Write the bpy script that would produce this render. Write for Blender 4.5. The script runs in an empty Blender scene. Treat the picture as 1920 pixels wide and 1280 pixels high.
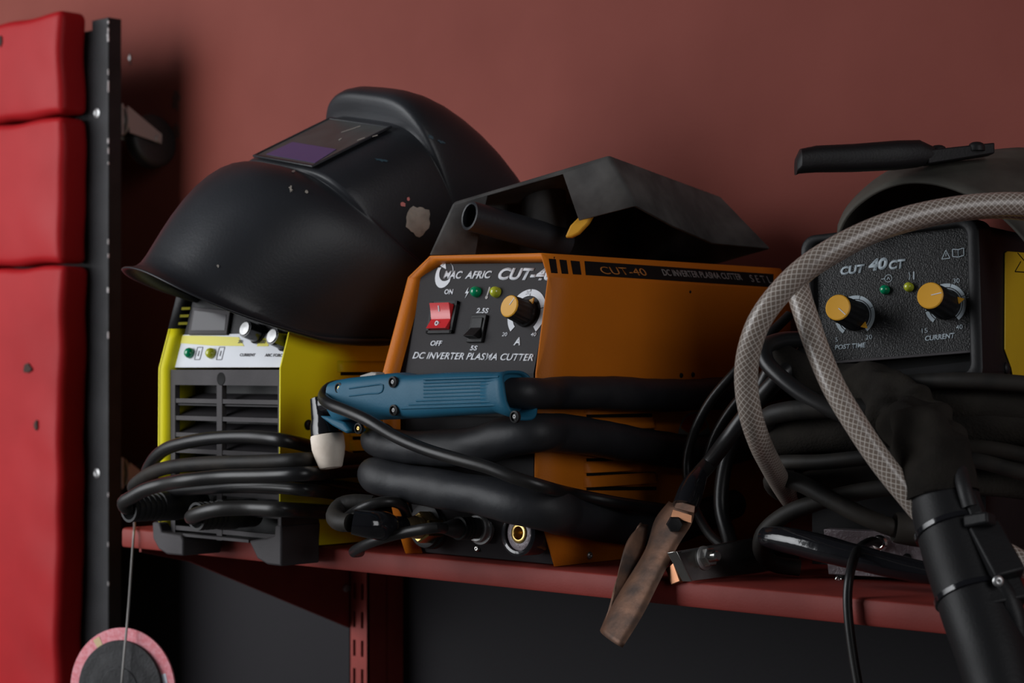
import bpy, bmesh, math, random
from mathutils import Vector as V, Matrix
random.seed(4)
S = bpy.context.scene
COL = S.collection
PI = math.pi
# ------------------------------------------------------------------ camera, light, exposure
TH = math.radians(43.3); FPX = 3640.0; HZ = 692.0
FW = V((-math.sin(TH), math.cos(TH), 0)); RT = V((math.cos(TH), math.sin(TH), 0)); UP = V((0, 0, 1))
CP = V((1.0386, -1.142, .158))
cam = bpy.data.cameras.new('camera'); camo = bpy.data.objects.new('camera', cam); COL.objects.link(camo)
camo.location = CP; camo.rotation_euler = (PI/2, 0, TH)
cam.sensor_width = 36; cam.lens = FPX/1920*36; cam.shift_y = (HZ-640)/1920
cam.clip_start = .05
cam.dof.use_dof = True; cam.dof.focus_distance = 1.5; cam.dof.aperture_fstop = 10
S.camera = camo
S.view_settings.view_transform = 'Standard'; S.view_settings.look = 'None'
S.view_settings.gamma = 1; S.view_settings.use_curve_mapping = False
S.view_settings.exposure = 0.0
w = bpy.data.worlds.new('world'); S.world = w; w.use_nodes = True
w.node_tree.nodes['Background'].inputs[0].default_value = (.55, .62, .75, 1)
w.node_tree.nodes['Background'].inputs[1].default_value = .03
def area(name, loc, aim, size, size_y, power, col):
    l = bpy.data.lights.new(name, 'AREA'); l.shape = 'RECTANGLE'; l.size = size; l.size_y = size_y
    l.energy = power; l.color = col
    o = bpy.data.objects.new(name, l); COL.objects.link(o); o.location = loc
    o.rotation_euler = (V(aim)-V(loc)).to_track_quat('-Z', 'Y').to_euler()
    return o
key = area('daylight_window', (-2.05, -1.58, .62), (-1.35, .2, .15), 2.6, 1.9, 35, (.95, .97, 1.0)); key.data.spread = math.radians(98)
fil = area('right_fill_light', (2.2, -.60, .75), (-.2, 0, .15), .9, 1.4, 5.5, (.98, .98, 1.0)); fil.data.spread = math.radians(110)  # soft fill added at the right to brighten the machines' right-facing sides

# ------------------------------------------------------------------ pixel rays of the surveyed camera
def ray(px, py): return FW + RT*((px-960)/FPX) + UP*((HZ-py)/FPX)
def aY(px, py, y): d = ray(px, py); return CP + d*((y-CP.y)/d.y)
def aX(px, py, x): d = ray(px, py); return CP + d*((x-CP.x)/d.x)
def aZ(px, py, z): d = ray(px, py); return CP + d*((z-CP.z)/d.z)
def aD(px, py, D): return CP + ray(px, py)*D
def aP(px, py, O, n): d = ray(px, py); return CP + d*((O-CP).dot(n)/d.dot(n))

# ------------------------------------------------------------------ materials
def mat(name, col, rough=.5, metal=0, bump=0, bscale=300, var=0, vscale=20, col2=None, spec=.5, coat=0, dust=0):
    m = bpy.data.materials.new(name); m.use_nodes = True
    nt = m.node_tree; b = nt.nodes['Principled BSDF']
    b.inputs['Base Color'].default_value = (*col, 1); b.inputs['Roughness'].default_value = rough
    b.inputs['Metallic'].default_value = metal; b.inputs['Specular IOR Level'].default_value = spec
    b.inputs['Coat Weight'].default_value = coat
    tc = nt.nodes.new('ShaderNodeTexCoord')
    if var or col2:
        n = nt.nodes.new('ShaderNodeTexNoise'); n.inputs['Scale'].default_value = vscale
        n.inputs['Detail'].default_value = 6; nt.links.new(tc.outputs['Object'], n.inputs['Vector'])
        r = nt.nodes.new('ShaderNodeValToRGB'); e = r.color_ramp.elements
        e[0].position = .38; e[1].position = .66
        c2 = col2 or tuple(c*(1-var) for c in col)
        e[0].color = (*col, 1); e[1].color = (*c2, 1)
        nt.links.new(n.outputs['Fac'], r.inputs['Fac']); nt.links.new(r.outputs['Color'], b.inputs['Base Color'])
        rr = nt.nodes.new('ShaderNodeMapRange'); rr.inputs['To Min'].default_value = max(rough-.08, .03)
        rr.inputs['To Max'].default_value = min(rough+.14, 1)
        nt.links.new(n.outputs['Fac'], rr.inputs['Value']); nt.links.new(rr.outputs['Result'], b.inputs['Roughness'])
    if bump:
        n2 = nt.nodes.new('ShaderNodeTexNoise'); n2.inputs['Scale'].default_value = bscale
        n2.inputs['Detail'].default_value = 3; nt.links.new(tc.outputs['Object'], n2.inputs['Vector'])
        bp = nt.nodes.new('ShaderNodeBump'); bp.inputs['Strength'].default_value = bump
        bp.inputs['Distance'].default_value = .001
        nt.links.new(n2.outputs['Fac'], bp.inputs['Height']); nt.links.new(bp.outputs['Normal'], b.inputs['Normal'])
    return m

def wall_mat():
    m = bpy.data.materials.new('painted_wall'); m.use_nodes = True; nt = m.node_tree; L = nt.links
    b = nt.nodes['Principled BSDF']; b.inputs['Roughness'].default_value = .62; b.inputs['Specular IOR Level'].default_value = .08
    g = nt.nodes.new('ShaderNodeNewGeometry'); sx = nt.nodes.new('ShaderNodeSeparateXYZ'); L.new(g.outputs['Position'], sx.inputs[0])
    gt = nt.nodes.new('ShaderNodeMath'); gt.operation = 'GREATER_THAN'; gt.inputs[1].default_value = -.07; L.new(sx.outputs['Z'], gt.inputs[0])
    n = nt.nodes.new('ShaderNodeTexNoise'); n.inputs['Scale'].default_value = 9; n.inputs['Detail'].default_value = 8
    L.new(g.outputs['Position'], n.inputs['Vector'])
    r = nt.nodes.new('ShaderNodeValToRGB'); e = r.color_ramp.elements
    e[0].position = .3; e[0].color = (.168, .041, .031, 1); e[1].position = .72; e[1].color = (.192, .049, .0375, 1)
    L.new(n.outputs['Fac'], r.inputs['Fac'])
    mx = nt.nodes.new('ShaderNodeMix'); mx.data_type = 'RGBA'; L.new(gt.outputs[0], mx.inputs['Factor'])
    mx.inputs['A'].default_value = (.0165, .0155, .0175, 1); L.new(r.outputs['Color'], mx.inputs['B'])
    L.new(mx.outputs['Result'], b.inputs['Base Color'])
    n2 = nt.nodes.new('ShaderNodeTexNoise'); n2.inputs['Scale'].default_value = 220; n2.inputs['Detail'].default_value = 4
    L.new(g.outputs['Position'], n2.inputs['Vector'])
    bp = nt.nodes.new('ShaderNodeBump'); bp.inputs['Strength'].default_value = .22; bp.inputs['Distance'].default_value = .0008
    L.new(n2.outputs['Fac'], bp.inputs['Height']); L.new(bp.outputs['Normal'], b.inputs['Normal'])
    return m

def braid_mat():
    m = bpy.data.materials.new('braided_clear_hose'); m.use_nodes = True; nt = m.node_tree; L = nt.links
    b = nt.nodes['Principled BSDF']; b.inputs['Roughness'].default_value = .28
    uv = nt.nodes.new('ShaderNodeUVMap'); sx = nt.nodes.new('ShaderNodeSeparateXYZ'); L.new(uv.outputs[0], sx.inputs[0])
    def mth(op, a, c=None):
        k = nt.nodes.new('ShaderNodeMath'); k.operation = op
        for i, x in enumerate((a, c)):
            if x is None: continue
            if isinstance(x, (int, float)): k.inputs[i].default_value = x
            else: L.new(x, k.inputs[i])
        return k.outputs[0]
    u = mth('MULTIPLY', sx.outputs['X'], 12.0); v = mth('MULTIPLY', sx.outputs['Y'], 210.0)
    def line(x): return mth('LESS_THAN', mth('ABSOLUTE', mth('SUBTRACT', mth('FRACT', x), .5)), .085)
    k = mth('MAXIMUM', line(mth('ADD', u, v)), line(mth('SUBTRACT', u, v)))
    mx = nt.nodes.new('ShaderNodeMix'); mx.data_type = 'RGBA'; L.new(k, mx.inputs['Factor'])
    mx.inputs['A'].default_value = (.21, .165, .135, 1); mx.inputs['B'].default_value = (.60, .55, .50, 1)
    L.new(mx.outputs['Result'], b.inputs['Base Color'])
    b.inputs['Transmission Weight'].default_value = .12
    bp = nt.nodes.new('ShaderNodeBump'); bp.inputs['Strength'].default_value = .3; bp.inputs['Distance'].default_value = .0006
    L.new(k, bp.inputs['Height']); L.new(bp.outputs['Normal'], b.inputs['Normal'])
    return m

def pad_mat(name, col):
    m = mat(name, col, .36, 0, .12, 420, .0, 10, tuple(c*.86 for c in col)); return m

M = {}
M['wall'] = wall_mat()
M['floor'] = mat('concrete_floor', (.12, .115, .11), .8, 0, .3, 60, .3, 6)
M['shelf'] = mat('red_shelf_paint', (.225, .034, .027), .5, 0, .1, 500, .25, 14, None, .18)
M['pad'] = mat('red_vinyl', (.315, .009, .012), .45, 0, .15, 260, .14, 9, None, .12)
M['tear'] = mat('torn_foam', (.03, .012, .008), .9, 0, .5, 300)
M['blackpaint'] = mat('black_frame_paint', (.022, .022, .024), .45, 0, .1, 300, .3, 30, None, 0.2)
M['chip'] = mat('worn_bare_metal', (.45, .44, .44), .4, .6)
M['chrome'] = mat('chrome', (.62, .61, .58), .18, 1, 0, 0, .3, 40)
M['steel'] = mat('zinc_steel', (.50, .50, .50), .38, .85, .1, 300, .3, 50)
M['rubber'] = mat('black_rubber', (.014, .014, .015), .5, 0, .15, 500, .3, 30, None, .35)
M['cable'] = mat('black_cable', (.009, .009, .010), .34, 0, .05, 200, 0, 18, (.015, .014, .013), .4)
M['dusty'] = mat('dusty_black_cable', (.011, .0105, .010), .55, 0, .15, 300, 0, 30, (.026, .022, .018), .25)
M['sleeve'] = mat('black_hose_sleeve', (.014, .015, .018), .5, 0, .25, 160, 0, 22, (.021, .021, .023), .3)
M['fabric'] = mat('black_woven_fabric', (.012, .0105, .0092), .95, 0, .6, 500, 0, 25, (.023, .020, .0165), .1)
M['tape'] = mat('glossy_black_tape', (.010, .010, .012), .12, 0, .3, 90, 0, 0, None, .6)
M['helmet'] = mat('black_helmet_plastic', (.017, .018, .021), .40, 0, .12, 420, 0, 8, (.024, .026, .031), 0.35)
M['plastic'] = mat('black_plastic', (.010, .010, .011), .48, 0, .15, 500, .2, 20, None, .25)
M['shield'] = mat('worn_black_shield', (.050, .048, .047), .6, 0, .2, 200, 0, 30, (.095, .091, .087), .2)
M['shieldb'] = mat('dusty_grey_shield', (.045, .043, .038), .6, 0, .2, 150, 0, 22, (.078, .073, .062), 0.2)
M['gplastic'] = mat('dark_grey_plastic', (.055, .050, .053), .55, 0, .15, 500, .2, 20, None, 0.2)
M['orange'] = mat('orange_powdercoat', (.60, .165, .010), .45, 0, .2, 700, .06, 12, None, .18)
M['yellow'] = mat('yellow_powdercoat', (.84, .74, .010), .42, 0, .15, 700, .06, 12, None, .2)
M['yellowb'] = mat('golden_yellow_plastic', (.60, .40, .015), .45, 0, .15, 600, .12, 20)
M['panel'] = mat('charcoal_panel', (.022, .020, .022), .6, 0, .12, 700, 0, 20, None, 0.2)
M['texpanel'] = mat('leather_grain_panel', (.0085, .0085, .009), .36, 0, .55, 900, 0, 20, None, .35)
M['base'] = mat('grained_grey_plate', (.21, .175, .19), .38, 0, .9, 420)
M['white'] = mat('white_print', (.62, .64, .68), .5)
M['wpanel'] = mat('white_label_panel', (.60, .62, .66), .45, 0, 0, 0, .05, 30)
M['ylabel'] = mat('yellow_label_strip', (.62, .56, .06), .45)
M['dprint'] = mat('grey_print', (.10, .10, .11), .6)
M['print'] = mat('pale_blue_print', (.36, .42, .46), .5)
M['orprint'] = mat('orange_print', (.50, .17, .03), .5)
M['decal'] = mat('black_decal', (.009, .009, .009), .6, 0, 0, 0, 0, 0, None, .1)
M['dimprint'] = mat('dim_white_print', (.30, .28, .27), .5)
M['redsw'] = mat('red_switch', (.62, .03, .035), .22, 0, 0, 0, 0, 0, None, .6, .4)
M['cap'] = mat('orange_yellow_cap', (.68, .34, .03), .42, 0, .05, 300, 0, 20, None, 0.3)
M['led_g'] = mat('green_lens', (.0, .24, .10), .12, 0, 0, 0, 0, 0, None, .7)
M['led_y'] = mat('yellow_green_lens', (.42, .45, .03), .12, 0, 0, 0, 0, 0, None, .7)
M['brass'] = mat('brass', (.58, .40, .14), .25, 1, .1, 200, .35, 60)
M['copper'] = mat('worn_copper_plating', (.17, .090, .058), .5, .6, .35, 120, 0, 45, (.055, .040, .034), .3)
M['coppershine'] = mat('bright_copper', (.42, .20, .11), .35, 1, .1, 100)
M['blue'] = mat('blue_torch_plastic', (.013, .105, .180), .45, 0, .12, 500, .15, 16, None, .25)
M['ceramic'] = mat('white_ceramic', (.88, .78, .67), .6, 0, .25, 200, 0, 35, (.66, .54, .43))
M['hose'] = braid_mat()
M['lens'] = mat('dark_filter_glass', (.050, .053, .052), .32, 0, 0, 0, 0, 30, (.072, .074, .072), .25)
M['purple'] = mat('purple_filter_glass', (.088, .060, .150), .34, 0, 0, 0, 0, 0, None, .2)
M['scrape'] = mat('grey_scrape', (.50, .46, .40), .85, 0, .4, 200, .3, 90, None, .1)
M['pinkspot'] = mat('pink_paint_fleck', (.75, .24, .22), .7)
M['bluesmear'] = mat('blue_paint_smear', (.035, .075, .10), .6)
M['pink'] = mat('pink_printed_paper', (.62, .17, .20), .7, 0, .3, 500, 0, 260, (.70, .30, .34))
M['whpaper'] = mat('white_paper', (.62, .66, .74), .7)
M['cream'] = mat('cream_fleck', (.58, .44, .25), .8)
M['disc'] = mat('black_abrasive', (.020, .020, .022), .75, 0, .7, 400, .3, 60)
M['screen'] = mat('dark_display_glass', (.035, .032, .036), .2, 0, 0, 0, 0, 0, None, .3)
M['dullsteel'] = mat('dull_steel', (.20, .20, .20), .5, .8)
M['dullbrass'] = mat('dull_brass', (.34, .26, .14), .5, .45, .4, 900)
M['castersteel'] = mat('dull_plated_steel', (.30, .28, .27), .42, .35)
M['scuff'] = mat('dark_wall_scuff', (.075, .026, .020), .8)
M['wire'] = mat('grey_wire', (.26, .25, .24), .45, .5)
M['redst'] = mat('red_sticker', (.40, .02, .02), .5)
M['gst'] = mat('pale_sticker', (.30, .27, .24), .5)

# ------------------------------------------------------------------ mesh helpers
def spline(pts, step=.006):
    P = [V(p) for p in pts]
    if len(P) == 2: return [P[0].lerp(P[1], i/8) for i in range(9)]
    P = [P[0]*2-P[1]] + P + [P[-1]*2-P[-2]]
    out = []
    for i in range(1, len(P)-2):
        p0, p1, p2, p3 = P[i-1:i+3]
        t0 = 0; t1 = t0+max((p1-p0).length, 1e-5)**.5; t2 = t1+max((p2-p1).length, 1e-5)**.5; t3 = t2+max((p3-p2).length, 1e-5)**.5
        n = max(3, int((p2-p1).length/step))
        for k in range(n):
            t = t1+(t2-t1)*k/n
            a1 = p0*((t1-t)/(t1-t0))+p1*((t-t0)/(t1-t0)); a2 = p1*((t2-t)/(t2-t1))+p2*((t-t1)/(t2-t1)); a3 = p2*((t3-t)/(t3-t2))+p3*((t-t2)/(t3-t2))
            b1 = a1*((t2-t)/(t2-t0))+a2*((t-t0)/(t2-t0)); b2 = a2*((t3-t)/(t3-t1))+a3*((t-t1)/(t3-t1))
            out.append(b1*((t2-t)/(t2-t1))+b2*((t-t1)/(t2-t1)))
    out.append(P[-2].copy()); return out
def frame(ax):
    ax = V(ax).normalized(); t = V((0, 0, 1)) if abs(ax.z) < .9 else V((1, 0, 0))
    u = t.cross(ax).normalized(); return u, ax.cross(u), ax
class MB:
    def __init__(s): s.v = []; s.f = []; s.uv = {}
    def add(s, vs, fs):
        o = len(s.v); s.v += [V(p) for p in vs]; s.f += [tuple(i+o for i in f) for f in fs]; return s
    def hexa(s, p):   # p: bottom 4 then top 4
        return s.add(p, [(3, 2, 1, 0), (4, 5, 6, 7), (0, 1, 5, 4), (1, 2, 6, 5), (2, 3, 7, 6), (3, 0, 4, 7)])
    def box(s, x0, x1, y0, y1, z0, z1):
        return s.hexa([(x0, y0, z0), (x1, y0, z0), (x1, y1, z0), (x0, y1, z0), (x0, y0, z1), (x1, y0, z1), (x1, y1, z1), (x0, y1, z1)])
    def obox(s, c, u, v, n, hu, hv, hn):
        c, u, v, n = V(c), V(u)*hu, V(v)*hv, V(n)*hn
        return s.hexa([c-u-v-n, c+u-v-n, c+u+v-n, c-u+v-n, c-u-v+n, c+u-v+n, c+u+v+n, c-u+v+n])
    def prism(s, poly, ext):
        n = len(poly); e = V(ext); P = [V(p) for p in poly]
        return s.add(P+[p+e for p in P], [tuple(range(n-1, -1, -1)), tuple(range(n, 2*n))]+[(i, (i+1) % n, n+(i+1) % n, n+i) for i in range(n)])
    def tube(s, pts, r, n=16, smooth=True, caps=True, step=.006, fn=None, flat=None):
        P = spline(pts, step) if smooth else [V(p) for p in pts]
        m = len(P); o = len(s.v)
        rr = r if hasattr(r, '__len__') else [r]*2
        T = [(P[min(i+1, m-1)]-P[max(i-1, 0)]).normalized() for i in range(m)]
        u = frame(T[0])[0]; dist = 0
        # cumulative length for radius interpolation over control points
        for i in range(m):
            if i: dist += (P[i]-P[i-1]).length
            u = (u-T[i]*u.dot(T[i])).normalized(); w_ = T[i].cross(u)
            q = i/(m-1)*(len(rr)-1); k = min(int(q), len(rr)-2); ra = rr[k]+(rr[k+1]-rr[k])*(q-k)
            for j in range(n):
                a = 2*PI*j/n; f_ = fn(i/(m-1), a, dist) if fn else 1
                s.v.append(P[i]+(u*math.cos(a)+w_*math.sin(a))*ra*f_)
        d = 0
        for i in range(m-1):
            d2 = d+(P[i+1]-P[i]).length
            for j in range(n):
                fi = len(s.f); j2 = (j+1) % n
                s.f.append((o+i*n+j, o+i*n+j2, o+(i+1)*n+j2, o+(i+1)*n+j))
                s.uv[fi] = [(j/n, d), ((j+1)/n, d), ((j+1)/n, d2), (j/n, d2)]
            d = d2
        if caps: s.f.append(tuple(o+j for j in range(n-1, -1, -1))); s.f.append(tuple(o+(m-1)*n+j for j in range(n)))
        return s
    def lathe(s, prof, O, ax, n=28, ecc=(1, 1), ref=None):
        u, w_, a = frame(ax); O = V(O); o = len(s.v); m = len(prof)
        if ref is not None:
            u = (V(ref)-a*V(ref).dot(a)).normalized(); w_ = a.cross(u)
        for r, h in prof:
            for j in range(n):
                t = 2*PI*j/n; s.v.append(O+a*h+(u*math.cos(t)*ecc[0]+w_*math.sin(t)*ecc[1])*r)
        for i in range(m-1):
            for j in range(n): s.f.append((o+i*n+j, o+i*n+(j+1) % n, o+(i+1)*n+(j+1) % n, o+(i+1)*n+j))
        if prof[0][0] > 1e-6: s.f.append(tuple(o+j for j in range(n-1, -1, -1)))
        if prof[-1][0] > 1e-6: s.f.append(tuple(o+(m-1)*n+j for j in range(n)))
        return s
    def cyl(s, O, ax, r, h, n=28, b=0):
        b = b or min(r, h)*.12
        return s.lathe([(r-b, 0), (r, b), (r, h-b), (r-b, h)], O, ax, n)
    def rbox(s, c, h, r, seg=6, fn=None, ax=None):
        # rounded box as a mapped cube
        c = V(c); ax = ax or (V((1, 0, 0)), V((0, 1, 0)), V((0, 0, 1)))
        for d in range(3):
            for sg in (-1, 1):
                a, b_ = (d+1) % 3, (d+2) % 3; o = len(s.v)
                ga = s._g(h[a], r, seg); gb = s._g(h[b_], r, seg)
                for i in ga:
                    for j in gb:
                        p = [0, 0, 0]; p[d] = sg*h[d]; p[a] = i; p[b_] = j
                        q = [max(-h[k]+r, min(h[k]-r, p[k])) for k in range(3)]
                        dv = V([p[k]-q[k] for k in range(3)])
                        # spherify the corner
                        if dv.length > 1e-9: dv = dv.normalized()*r
                        p = [q[k]+dv[k] for k in range(3)]
                        if fn: p = fn(p)
                        s.v.append(c+ax[0]*p[0]+ax[1]*p[1]+ax[2]*p[2])
                nb = len(gb)
                for i in range(len(ga)-1):
                    for j in range(nb-1):
                        q = (o+i*nb+j, o+(i+1)*nb+j, o+(i+1)*nb+j+1, o+i*nb+j+1)
                        s.f.append(q if sg > 0 else q[::-1])
        return s
    def _g(s, h, r, seg):
        e = [r*(1-math.tan(PI/4*(1-k/3))) for k in range(4)]   # corner samples
        g = [-h+x for x in e]; n = max(1, seg)
        g += [-h+r+(2*h-2*r)*k/n for k in range(1, n)]
        g += [h-x for x in e[::-1]]; return g
    def grid(s, rows, close=False):
        o = len(s.v); n = len(rows[0])
        for r in rows: s.v += [V(p) for p in r]
        for i in range(len(rows)-1):
            for j in range(n-1 if not close else n):
                s.f.append((o+i*n+j, o+i*n+(j+1) % n, o+(i+1)*n+(j+1) % n, o+(i+1)*n+j))
        return s
    def build(s, name, m, parent=None, ang=38, bevel=0, bseg=2, solid=0, sub=0, loc=None, weld=1e-5, label=None, solid_off=-1, bevel_first=False):
        base = V((0, 0, 0)); q = parent
        while q is not None: base = base+V(q.location); q = q.parent
        if parent is None:
            if loc is None:
                zs = min(p.z for p in s.v); loc = V((sum(p.x for p in s.v)/len(s.v), sum(p.y for p in s.v)/len(s.v), zs))
            base = V(loc)
        me = bpy.data.meshes.new(name); me.from_pydata([p-base for p in s.v], [], s.f)
        if s.uv:
            ul = me.uv_layers.new(name='UVMap')
            for i, p in enumerate(me.polygons):
                if i in s.uv:
                    for k, li in enumerate(p.loop_indices): ul.data[li].uv = s.uv[i][k]
        bm = bmesh.new(); bm.from_mesh(me)
        if weld: bmesh.ops.remove_doubles(bm, verts=bm.verts, dist=weld)
        bmesh.ops.recalc_face_normals(bm, faces=bm.faces)
        bm.to_mesh(me); bm.free()
        me.materials.append(M[m] if isinstance(m, str) else m)
        me.polygons.foreach_set('use_smooth', [True]*len(me.polygons)); me.set_sharp_from_angle(angle=math.radians(ang))
        o = bpy.data.objects.new(name, me); COL.objects.link(o)
        if parent is None: o.location = base
        else: o.parent = parent
        if bevel and bevel_first:
            md = o.modifiers.new('bevel', 'BEVEL'); md.width = bevel; md.segments = bseg; md.limit_method = 'ANGLE'; md.angle_limit = math.radians(25); bevel = 0
        if solid:
            md = o.modifiers.new('solid', 'SOLIDIFY'); md.thickness = solid; md.offset = solid_off
        if bevel:
            md = o.modifiers.new('bevel', 'BEVEL'); md.width = bevel; md.segments = bseg; md.limit_method = 'ANGLE'; md.angle_limit = math.radians(35)
        if sub:
            md = o.modifiers.new('sub', 'SUBSURF'); md.levels = sub; md.render_levels = sub
        if label: o['label'] = label
        return o
def thing(name, label, cat, loc, group=None):
    o = bpy.data.objects.new(name, None); COL.objects.link(o); o.location = loc; o.empty_display_size = .02
    return tag(o, label, cat, group)
def tag(o, label, cat, group=None):
    o['label'] = label; o['category'] = cat
    if group: o['group'] = group
    return o
def struct(o): o['kind'] = 'structure'; return o

class Panel:
    """a flat face: origin O, right u, up v, outward n"""
    def __init__(s, O, u, v): s.O = V(O); s.u = V(u).normalized(); s.n = s.u.cross(V(v)).normalized(); s.v = s.n.cross(s.u)
    def at(s, a, b, h=0): return s.O+s.u*a+s.v*b+s.n*h
    def hit(s, px, py, h=0):
        p = aP(px, py, s.O+s.n*h, s.n); d = p-s.O; return d.dot(s.u), d.dot(s.v)
    def P(s, px, py, h=0): a, b = s.hit(px, py, h); return s.at(a, b, h)
    def poly(s, mb, pts, h0, h1):     # pts local (a,b)
        return mb.prism([s.at(a, b, h0) for a, b in pts], s.n*(h1-h0))
    def arc(s, mb, a0, b0, r0, r1, t0, t1, h0=.0002, h1=.0005, n=40):
        full = abs(t1-t0) >= 359.9; m = n if full else n+1; rows = []
        for i in range(m):
            t = math.radians(t0+(t1-t0)*i/n); c_, s_ = math.cos(t), math.sin(t)
            rows.append([s.at(a0+r0*c_, b0+r0*s_, h0), s.at(a0+r0*c_, b0+r0*s_, h1), s.at(a0+r1*c_, b0+r1*s_, h1), s.at(a0+r1*c_, b0+r1*s_, h0)])
        if full: rows.append(rows[0])
        return mb.grid(rows, close=True)
    def line(s, mb, p, q, w_, h0=.0002, h1=.0005):
        d = V((q[0]-p[0], q[1]-p[1])); d.normalize(); k = V((-d.y, d.x))*w_/2
        return s.poly(mb, [(p[0]+k.x, p[1]+k.y), (p[0]-k.x, p[1]-k.y), (q[0]-k.x, q[1]-k.y), (q[0]+k.x, q[1]+k.y)], h0, h1)
    def text(s, txt, L, Rr, top, m, parent, shear=0, bold=0, name='lettering', h=.0003, fit=True):
        """baseline-left pixel L, baseline-right pixel Rr, pixel at cap height above L"""
        pl, pr, pt = s.P(*L), s.P(*Rr), s.P(*top)
        u = (pr-pl); W = u.length; u.normalize(); v = s.n.cross(u)
        H = abs((pt-pl).dot(v))
        cu = bpy.data.curves.new('t', 'FONT'); cu.body = txt; cu.size = 1; cu.shear = shear; cu.offset = bold; cu.resolution_u = 4
        to = bpy.data.objects.new('t', cu); COL.objects.link(to); bpy.context.view_layer.update()
        me = bpy.data.meshes.new_from_object(to.evaluated_get(bpy.context.evaluated_depsgraph_get()))
        bpy.data.objects.remove(to)
        x0 = min(p.co.x for p in me.vertices); x1 = max(p.co.x for p in me.vertices)
        y0 = min(p.co.y for p in me.vertices); y1 = max(p.co.y for p in me.vertices)
        sx = W/(x1-x0); sy = H/(y1-y0)
        mb = MB()
        mb.add([pl+u*((p.co.x-x0)*sx)+v*((p.co.y-y0)*sy)+s.n*h for p in me.vertices], [tuple(p.vertices) for p in me.polygons])
        bpy.data.meshes.remove(me)
        o = mb.build(name, m, parent, weld=0, solid=.0002, solid_off=1)
        return o

# ------------------------------------------------------------------ the setting
WY = .36
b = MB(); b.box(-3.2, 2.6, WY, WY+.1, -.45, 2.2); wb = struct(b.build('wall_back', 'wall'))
b = MB(); b.box(-3.2, 2.6, -3.0, WY+.1, -.55, -.45); struct(b.build('floor', 'floor'))

# shelf: a folded steel tray with a 19 mm front lip
SL, SR = -.572, 1.25
b = MB()
prof = [(.340, 0), (.0035, 0), (.001, -.001), (0, -.0035), (0, -.0165), (.001, -.019), (.012, -.0195), (.012, -.0175), (.002, -.017), (.002, -.004), (.004, -.002), (.340, -.002)]
b.prism([(SL, y, z) for y, z in prof], (SR-SL, 0, 0))
sh = b.build('shelf', 'shelf', bevel=.0006, loc=(SL, .17, 0))
tag(sh, 'long red painted steel shelf with folded front lip carrying the machines', 'shelf')

# upright post and bracket under the shelf
xr = aY(757, 1200, WY).x
yf = aX(690, 1200, xr).y; ym = aX(722, 1200, xr).y
xl = aY(655, 1200, yf).x
up = thing('shelf_upright', 'red slotted steel upright post on the wall under the shelf', 'upright', (xr-.012, WY, -.45))
b = MB(); zt, zb = -.003, -.45
# front web with two columns of slots: built as strips so the slots are real holes
wdt = xr-xl; cx = [xl, xl+wdt*.20, xl+wdt*.34, xl+wdt*.62, xl+wdt*.76, xr]
b.box(cx[0], cx[1], yf, yf+.002, zb, zt); b.box(cx[2], cx[3], yf, yf+.002, zb, zt); b.box(cx[4], cx[5], yf, yf+.002, zb, zt)
zz = aY(672, 1215, yf).z; pitch = .0315
k = 0; z = zz+pitch*4
while z > zb:
    for i in (1, 3): b.box(cx[i], cx[i+1], yf, yf+.002, z-pitch+.018-.009, z-.009)
    z -= pitch
b.box(xr-.002, xr, yf, ym, zb, zt); b.box(xl, xl+.002, yf, WY, zb, zt)
b.box(xr-.004, xr-.002, ym-.003, ym+.004, zb, zt)
b.build('channel', 'shelf', up)
b = MB(); b.box(xr-.003, xr, ym+.004, WY-.001, zb, zt); b.box(xl+.004, xr-.003, WY-.006, WY-.001, zb, zt)
b.build('back_channel', 'shelf', up)
br = thing('shelf_bracket', 'tapered red bracket plate joining the upright to the shelf underside', 'bracket', (xl-.002, yf, -.1))
b = MB()
zb1 = aX(660, 1176, xl).z
b.prism([(xl-.003, yf+.004, -.0215), (xl-.003, .025, -.0215), (xl-.003, .025, -.026), (xl-.003, .086, -.040), (xl-.003, yf, zb1), (xl-.003, yf+.004, zb1)], (.003, 0, 0))
b.build('plate', 'shelf', br)
b = MB(); b.cyl((xl, yf-.006, -.055), (1, 0, 0), .004, .003); b.build('bolt', 'steel', br)
b = MB(); b.cyl((xl, yf-.006, -.085), (1, 0, 0), .004, .003); b.build('bolt', 'steel', br)

# ------------------------------------------------------------------ mechanic's creeper standing against the wall
RX = -.953; RY0 = aX(203, 600, RX).y; RY1 = aX(228, 600, RX).y
cr = thing('mechanics_creeper', 'red padded mechanic creeper standing upright against the wall on its end', 'creeper', (-1.16, .26, -.45))
rl = aY(172, 600, RY0).x; ztop = aX(203, 32, RX).z
b = MB(); b.box(rl, RX, RY0, RY1, -.45, ztop); rail = b.build('rail', 'blackpaint', cr, bevel=.0012)
b = MB(); b.box(rl-.40, RX-.40, RY0, RY1, -.45, ztop); b.build('rail', 'blackpaint', cr, bevel=.0012)
b = MB(); b.box(rl-.38, rl+.001, RY0+.0005, RY0+.007, -.44, ztop-.012); b.build('backboard', 'blackpaint', cr)
for zc in (.46, .1, -.40):
    b = MB(); b.box(rl-.38, rl-.0005, RY0+.0075, RY1-.002, zc, zc+.025); b.build('crossbar', 'blackpaint', cr)
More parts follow.
